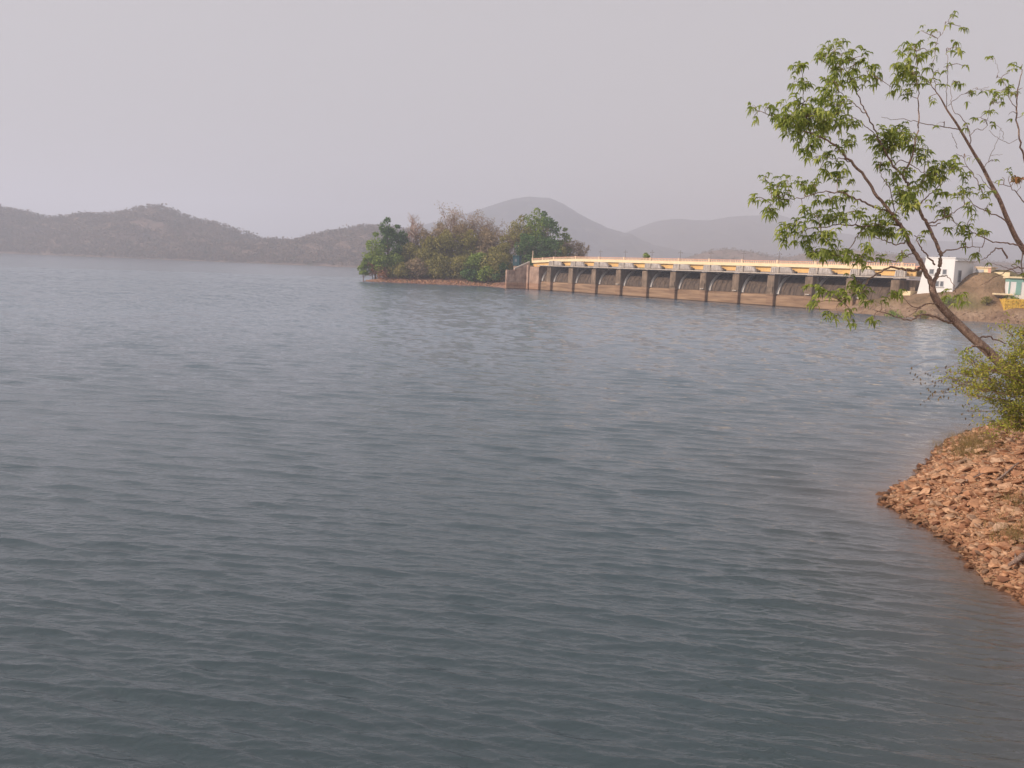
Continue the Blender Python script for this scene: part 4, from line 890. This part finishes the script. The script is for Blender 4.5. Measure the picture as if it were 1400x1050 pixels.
BL1 = [(1140, 72, 14, 14, 20), (1158, 72, 10, 8, 9), (1118, 80, 6, 6, 3), (1150, 95, 12, 12, 14), (1170, 88, 9, 12, 9), (1181, 76, 4, 5, 2),
 (1096, 97, 8, 7, 8), (1098, 114, 14, 6, 11), (1132, 112, 11, 8, 9), (1165, 108, 12, 8, 11), (1185, 97, 7, 6, 5), (1195, 107, 8, 8, 6),
 (1095, 142, 22, 9, 20), (1133, 136, 14, 10, 15), (1150, 145, 14, 8, 12), (1033, 146, 6, 5, 3), (1052, 148, 9, 5, 5),
 (1100, 160, 34, 13, 66), (1075, 164, 15, 10, 18), (1135, 164, 18, 12, 28), (1031, 158, 4, 2, 1), (1160, 165, 10, 10, 8),
 (1092, 185, 8, 8, 7), (1105, 204, 9, 9, 10), (1115, 216, 5, 6, 3), (1121, 231, 6, 5, 4), (1143, 226, 9, 7, 4), (1145, 242, 12, 7, 9), (1122, 191, 10, 4, 4), (1145, 205, 12, 10, 9), (1160, 196, 8, 8, 6),
 (1045, 244, 7, 5, 3), (1035, 271, 8, 7, 5), (1062, 255, 7, 6, 7), (1066, 268, 11, 8, 13), (1077, 246, 6, 5, 3), (1050, 287, 9, 5, 7), (1096, 252, 8, 6, 6), (1114, 256, 11, 9, 13),
 (1115, 274, 5, 3, 2), (1136, 272, 6, 6, 4), (1155, 268, 9, 6, 8), (1097, 285, 8, 4, 3), (1120, 296, 16, 6, 11), (1150, 295, 20, 8, 19), (1175, 294, 9, 6, 6),
 (1085, 308, 14, 8, 14), (1070, 325, 8, 7, 7), (1095, 325, 11, 6, 8), (1125, 319, 13, 8, 13), (1140, 334, 6, 4, 3), (1112, 345, 11, 6, 11), (1135, 346, 14, 7, 17), (1155, 349, 11, 6, 10), (1178, 350, 6, 13, 12),
 (1180, 314, 9, 10, 9), (1195, 305, 10, 8, 10), (1190, 334, 7, 5, 4), (1118, 396, 9, 7, 7), (1117, 414, 6, 7, 4), (1129, 402, 6, 4, 3), (1150, 405, 10, 12, 9), (1175, 385, 8, 10, 8), (1165, 397, 8, 7, 5), (1182, 400, 10, 8, 7),
 (1146, 430, 9, 4, 4), (1165, 430, 6, 6, 5), (1195, 436, 6, 4, 3), (1215, 400, 10, 6, 4), (1232, 402, 7, 5, 3), (1307, 404, 10, 5, 6), (1205, 414, 8, 5, 3),
 (1215, 184, 14, 10, 19), (1232, 180, 12, 9, 12), (1246, 186, 9, 8, 7), (1205, 199, 10, 12, 15), (1225, 200, 15, 11, 23), (1250, 195, 8, 9, 8), (1263, 203, 4, 5, 4), (1255, 214, 8, 5, 5), (1205, 224, 8, 8, 7), (1222, 240, 10, 9, 7), (1240, 238, 6, 6, 4),
 (1270, 219, 6, 5, 3), (1288, 230, 14, 7, 16), (1280, 240, 14, 9, 19), (1262, 250, 10, 7, 10), (1300, 231, 7, 8, 6), (1230, 266, 15, 9, 17), (1246, 266, 9, 7, 8), (1235, 280, 17, 8, 13), (1229, 292, 11, 7, 8), (1204, 285, 5, 7, 3), (1290, 285, 8, 7, 5),
 (1288, 268, 8, 6, 4), (1310, 266, 9, 7, 5), (1323, 284, 7, 7, 4), (1247, 62, 7, 5, 5), (1240, 70, 8, 8, 8), (1258, 75, 8, 5, 6), (1268, 70, 6, 5, 4), (1235, 91, 9, 8, 10), (1232, 103, 9, 9, 12), (1250, 98, 7, 5, 5), (1220, 120, 5, 6, 3), (1243, 130, 6, 5, 4), (1252, 118, 4, 8, 3), (1247, 117, 4, 4, 2),
 (1288, 290, 9, 6, 5), (1310, 310, 7, 5, 4), (1326, 318, 7, 5, 5), (1345, 318, 6, 5, 4), (1316, 329, 4, 4, 2), (1260, 323, 6, 5, 3), (1225, 316, 9, 5, 7), (1207, 311, 12, 8, 12), (1232, 346, 5, 4, 3), (1205, 353, 6, 5, 3), (1339, 345, 4, 4, 2), (1322, 484, 5, 4, 3)]
TB = Vector(PY(1462, 592, 33))
tree_from('leaning_tree', 'leaning green tree with drooping leaves reaching over the water', BR1, BL1, tuple(TB), g, 30, (M['leaf'], M['leaf_red']))
BR2 = [
 ([(1490, 560), (1450, 430), (1418, 372), (1400, 342), (1389, 325), (1381, 308), (1374, 292), (1366, 272), (1354, 250), (1343, 228), (1333, 212), (1326, 200), (1309, 171), (1300, 158), (1294, 149), (1286, 134), (1280, 126)], 32.5, 32, 0.125, 0.018, 'trunk'),
 ([(1280, 126), (1272, 115), (1262, 106), (1252, 100)], 32, 31.8, 0.02, 0.008, 'branch'),
 ([(1294, 149), (1294, 125), (1296, 105), (1295, 85), (1294, 70)], 32, 32.2, 0.014, 0.008, 'branch'),
 ([(1280, 126), (1277, 105), (1277, 85), (1279, 62), (1288, 45), (1297, 28)], 32, 32.3, 0.014, 0.007, 'branch'),
 ([(1311, 177), (1295, 174), (1275, 171), (1258, 168), (1240, 164), (1222, 163), (1205, 160)], 32, 31.6, 0.02, 0.007, 'branch'),
 ([(1326, 200), (1327, 185), (1322, 170), (1312, 158), (1302, 150), (1300, 132), (1303, 110)], 32.1, 32.5, 0.02, 0.007, 'branch'),
 ([(1327, 185), (1335, 177), (1346, 176), (1350, 165), (1352, 150), (1356, 140)], 32.1, 32.6, 0.014, 0.007, 'branch'),
 ([(1309, 203), (1305, 190), (1300, 182)], 31.7, 31.5, 0.012, 0.007, 'branch'),
 ([(1344, 232), (1350, 222), (1354, 212), (1360, 200), (1364, 190), (1370, 175)], 32.1, 32.4, 0.014, 0.006, 'branch'),
 ([(1354, 213), (1362, 212), (1371, 211)], 32.2, 32.4, 0.008, 0.005, 'branch'),
 ([(1381, 308), (1370, 298), (1352, 290), (1335, 282), (1322, 268), (1312, 262)], 32, 31.4, 0.03, 0.008, 'branch'),
 ([(1345, 268), (1338, 252), (1330, 238), (1322, 225), (1315, 213)], 31.8, 31.4, 0.022, 0.008, 'branch'),
 ([(1366, 274), (1354, 258), (1345, 248), (1335, 238)], 32, 31.7, 0.018, 0.007, 'branch'),
 ([(1398, 338), (1385, 334), (1371, 332), (1358, 331), (1345, 325), (1330, 318), (1312, 308), (1300, 300)], 32, 31.2, 0.035, 0.010, 'branch'),
 ([(1420, 300), (1408, 240), (1400, 217), (1394, 195), (1391, 171), (1390, 143), (1393, 122), (1396, 100), (1398, 88)], 32.8, 32.5, 0.05, 0.012, 'branch'),
 ([(1391, 190), (1380, 196), (1368, 190), (1358, 186), (1352, 178)], 32.5, 32.2, 0.011, 0.006, 'branch'),
 ([(1371, 191), (1372, 180), (1362, 171), (1355, 172)], 32.3, 32.2, 0.009, 0.005, 'branch'),
 ([(1390, 148), (1380, 135), (1375, 118), (1366, 105)], 32.5, 32.2, 0.016, 0.007, 'branch'),
 ([(1296, 145), (1310, 132), (1322, 126), (1340, 122), (1352, 118)], 32, 32.4, 0.012, 0.006, 'branch'),
 ([(1364, 105), (1364, 92), (1360, 80)], 32.2, 32.2, 0.007, 0.005, 'branch'),
 ([(1430, 320), (1410, 290), (1395, 270), (1385, 258), (1368, 252), (1352, 248)], 32.8, 32.2, 0.03, 0.007, 'branch'),
 ([(1398, 345), (1396, 365), (1400, 385)], 32.2, 32.4, 0.022, 0.014, 'branch'),
 ([(1410, 372), (1395, 366), (1382, 368), (1370, 374), (1355, 382), (1340, 390)], 32.6, 31.6, 0.03, 0.008, 'branch'),
 ([(1377, 353), (1372, 343), (1365, 340), (1357, 344), (1351, 351), (1345, 354)], 31.5, 31.4, 0.035, 0.015, 'branch'),
 ([(1345, 354), (1330, 358), (1318, 355)], 31.4, 31.2, 0.014, 0.006, 'branch'),
 ([(1405, 374), (1390, 372), (1375, 366), (1362, 362), (1350, 358)], 32.4, 31.8, 0.016, 0.007, 'branch'),
]
BL2 = [(1283, 60, 5, 4, 2), (1301, 23, 5, 3, 2), (1292, 32, 6, 5, 3), (1312, 36, 6, 5, 3), (1260, 42, 5, 3, 2), (1272, 46, 4, 5, 2), (1281, 44, 4, 4, 2), (1300, 68, 6, 6, 4), (1310, 65, 5, 7, 4), (1271, 90, 7, 4, 3), (1275, 112, 9, 7, 6), (1270, 135, 10, 5, 4),
 (1310, 112, 6, 8, 5), (1290, 92, 8, 4, 2), (1317, 90, 5, 3, 1), (1283, 98, 3, 4, 1), (1352, 80, 6, 2, 2), (1362, 107, 6, 5, 4), (1334, 121, 8, 4, 4), (1346, 122, 6, 6, 3), (1378, 100, 6, 5, 3), (1392, 91, 7, 4, 3), (1368, 125, 8, 9, 8), (1365, 142, 7, 7, 5), (1325, 132, 5, 3, 1),
 (1385, 130, 6, 6, 3), (1398, 120, 6, 9, 4), (1340, 160, 8, 6, 6), (1344, 168, 6, 5, 3), (1318, 172, 4, 4, 1), (1290, 168, 5, 4, 2), (1380, 155, 4, 5, 1), (1395, 160, 5, 6, 3), (1356, 221, 4, 3, 1), (1371, 243, 3, 3, 1), (1307, 210, 7, 5, 4), (1315, 230, 7, 10, 4),
 (1390, 244, 10, 7, 6, 1), (1396, 256, 6, 7, 4, 1), (1383, 238, 6, 4, 3), (1325, 262, 8, 7, 5), (1340, 272, 7, 7, 4), (1336, 260, 7, 6, 3), (1350, 281, 7, 7, 4), (1356, 263, 5, 5, 3), (1330, 300, 7, 5, 3), (1350, 357, 4, 3, 1), (1387, 361, 8, 3, 3), (1396, 366, 6, 4, 3), (1320, 215, 5, 5, 2), (1317, 247, 6, 6, 3), (1362, 128, 5, 5, 2)]
TB2 = PY(1490, 560, 35.5); tree_from('slender_tree', 'slender sparse tree with bare twigs at the right edge, behind the leaning one', BR2, BL2, tuple(TB2), g, 32, (M['leaf'], M['leaf_red']), dens=1.2, ls=1.0)

# shrub on the bank under the leaning trunk
def shrub_fore():
    b0 = bank_hit(1399, 592); base = Vector((b0.x + 0.6, 33.5, float(bank_h(b0.x + 0.6, 33.5)) - 0.1)); root = empty('shrub', base, 0, label='yellow-green tangled shrub on the bank beneath the leaning trunk', cat='shrub')
    tw = MB(); LV = ([], []); DR = ([], [])
    ends = [(1330, 505, 20), (1345, 500, 14), (1365, 505, 22), (1385, 500, 25), (1398, 505, 20), (1310, 510, 9), (1300, 522, 5), (1290, 515, 4), (1325, 525, 14), (1350, 528, 22), (1375, 530, 30), (1395, 535, 30), (1340, 545, 10), (1320, 540, 6), (1365, 548, 18), (1385, 555, 30), (1398, 565, 30),
            (1375, 572, 26), (1390, 582, 34), (1360, 582, 14), (1348, 578, 6), (1390, 470, 16), (1378, 482, 14), (1372, 492, 12), (1398, 455, 12), (1388, 446, 9), (1372, 446, 5), (1396, 480, 20), (1330, 492, 6), (1312, 488, 3), (1320, 562, 2), (1345, 515, 12), (1335, 532, 8), (1400, 520, 25), (1380, 515, 22), (1370, 560, 18)]
    for px, py, n in ends:
        Yc = 31.6 + g.normal() * 0.6 - (1400 - px) * 0.006; e = PY(px, py, Yc); mid = base.lerp(e, 0.55) + Vector((g.normal() * 0.15, g.normal() * 0.15, 0.35)); path = bez([base + Vector((g.normal() * 0.3, g.normal() * 0.3, 0)), mid, e], 4); tw.tube(path, np.linspace(0.03, 0.008, len(path)), 4)
        for k in range(int(n * 2.0)):
            s_ = e + Vector((g.normal() * 0.28, g.normal() * 0.35, g.normal() * 0.20)); tw.tube([path[-2], (path[-2] + s_) * 0.5, s_], [0.007, 0.005, 0.003], 3)
            for q in range(7):
                tpos = path[-2].lerp(s_, 0.3 + 0.7 * g.random()) + Vector(g.normal(size=3)) * 0.07; d = Vector(g.normal(size=3)).normalized(); sv = d.cross(Vector(g.normal(size=3))).normalized() * 0.028; L = g.uniform(0.07, 0.14)
                b = len(LV[0]); LV[0].extend([tuple(tpos), tuple(tpos + d * L * 0.5 + sv), tuple(tpos + d * L), tuple(tpos + d * L * 0.5 - sv)]); LV[1].append((b, b + 1, b + 2, b + 3))
    for px, py, n in ((1275, 540, 7), (1268, 528, 3), (1282, 522, 6), (1292, 505, 5), (1272, 512, 2), (1306, 530, 6), (1265, 548, 3), (1255, 514, 2), (1245, 503, 2), (1318, 520, 5), (1290, 535, 4), (1322, 555, 3), (1326, 568, 3), (1330, 490, 4)):
        e = PY(px, py, 32.6); st = PY(min(px + 45, 1350), py - 12, 32.9); tw.tube(bez([st, (st + e) * 0.5 + Vector((0, 0, 0.12)), e], 3), 0.007, 3)
        for k in range(n * 2):
            t = e + Vector((g.normal() * 0.12, g.normal() * 0.12, g.normal() * 0.14)); d = Vector((g.normal() * 0.3, g.normal() * 0.3, -1)).normalized(); sv = Vector((1, g.normal(), 0)).normalized() * 0.03; L = g.uniform(0.10, 0.17)
            b = len(DR[0]); DR[0].extend([tuple(t), tuple(t + d * L * 0.5 + sv), tuple(t + d * L), tuple(t + d * L * 0.5 - sv)]); DR[1].append((b, b + 1, b + 2, b + 3))
    B = np.array(base); o = tw.build('stems', M['twig'], root); o.location = (-B[0], -B[1], -B[2])
    for L_, mt, nm in ((LV, M['shrub'], 'foliage'), (DR, M['dry_leaf'], 'dry_leaves')):
        o = link(nm, npmesh(nm, np.array(L_[0]) - B, np.array(L_[1]), mt), root); o['kind'] = 'stuff'
shrub_fore()

# ------------------------------------------------------------------ haze
hz_me = MB().box(-4800, 4800, -700, 4700, -3.6, 300).mesh('haze', M['white']); hz_me.materials.clear()
hm, t, p, o_ = nodes('haze_air'); t.nodes.remove(p)
vol = N(t, 'ShaderNodeVolumePrincipled', {'Color': (0.765, 0.805, 0.925, 1), 'Density': 0.00047, 'Anisotropy': 0.15}); t.links.new(vol.outputs[0], o_.inputs['Volume'])
hz_me.materials.append(hm); link('haze', hz_me, label='pale dusty haze over the whole lake', kind='stuff')
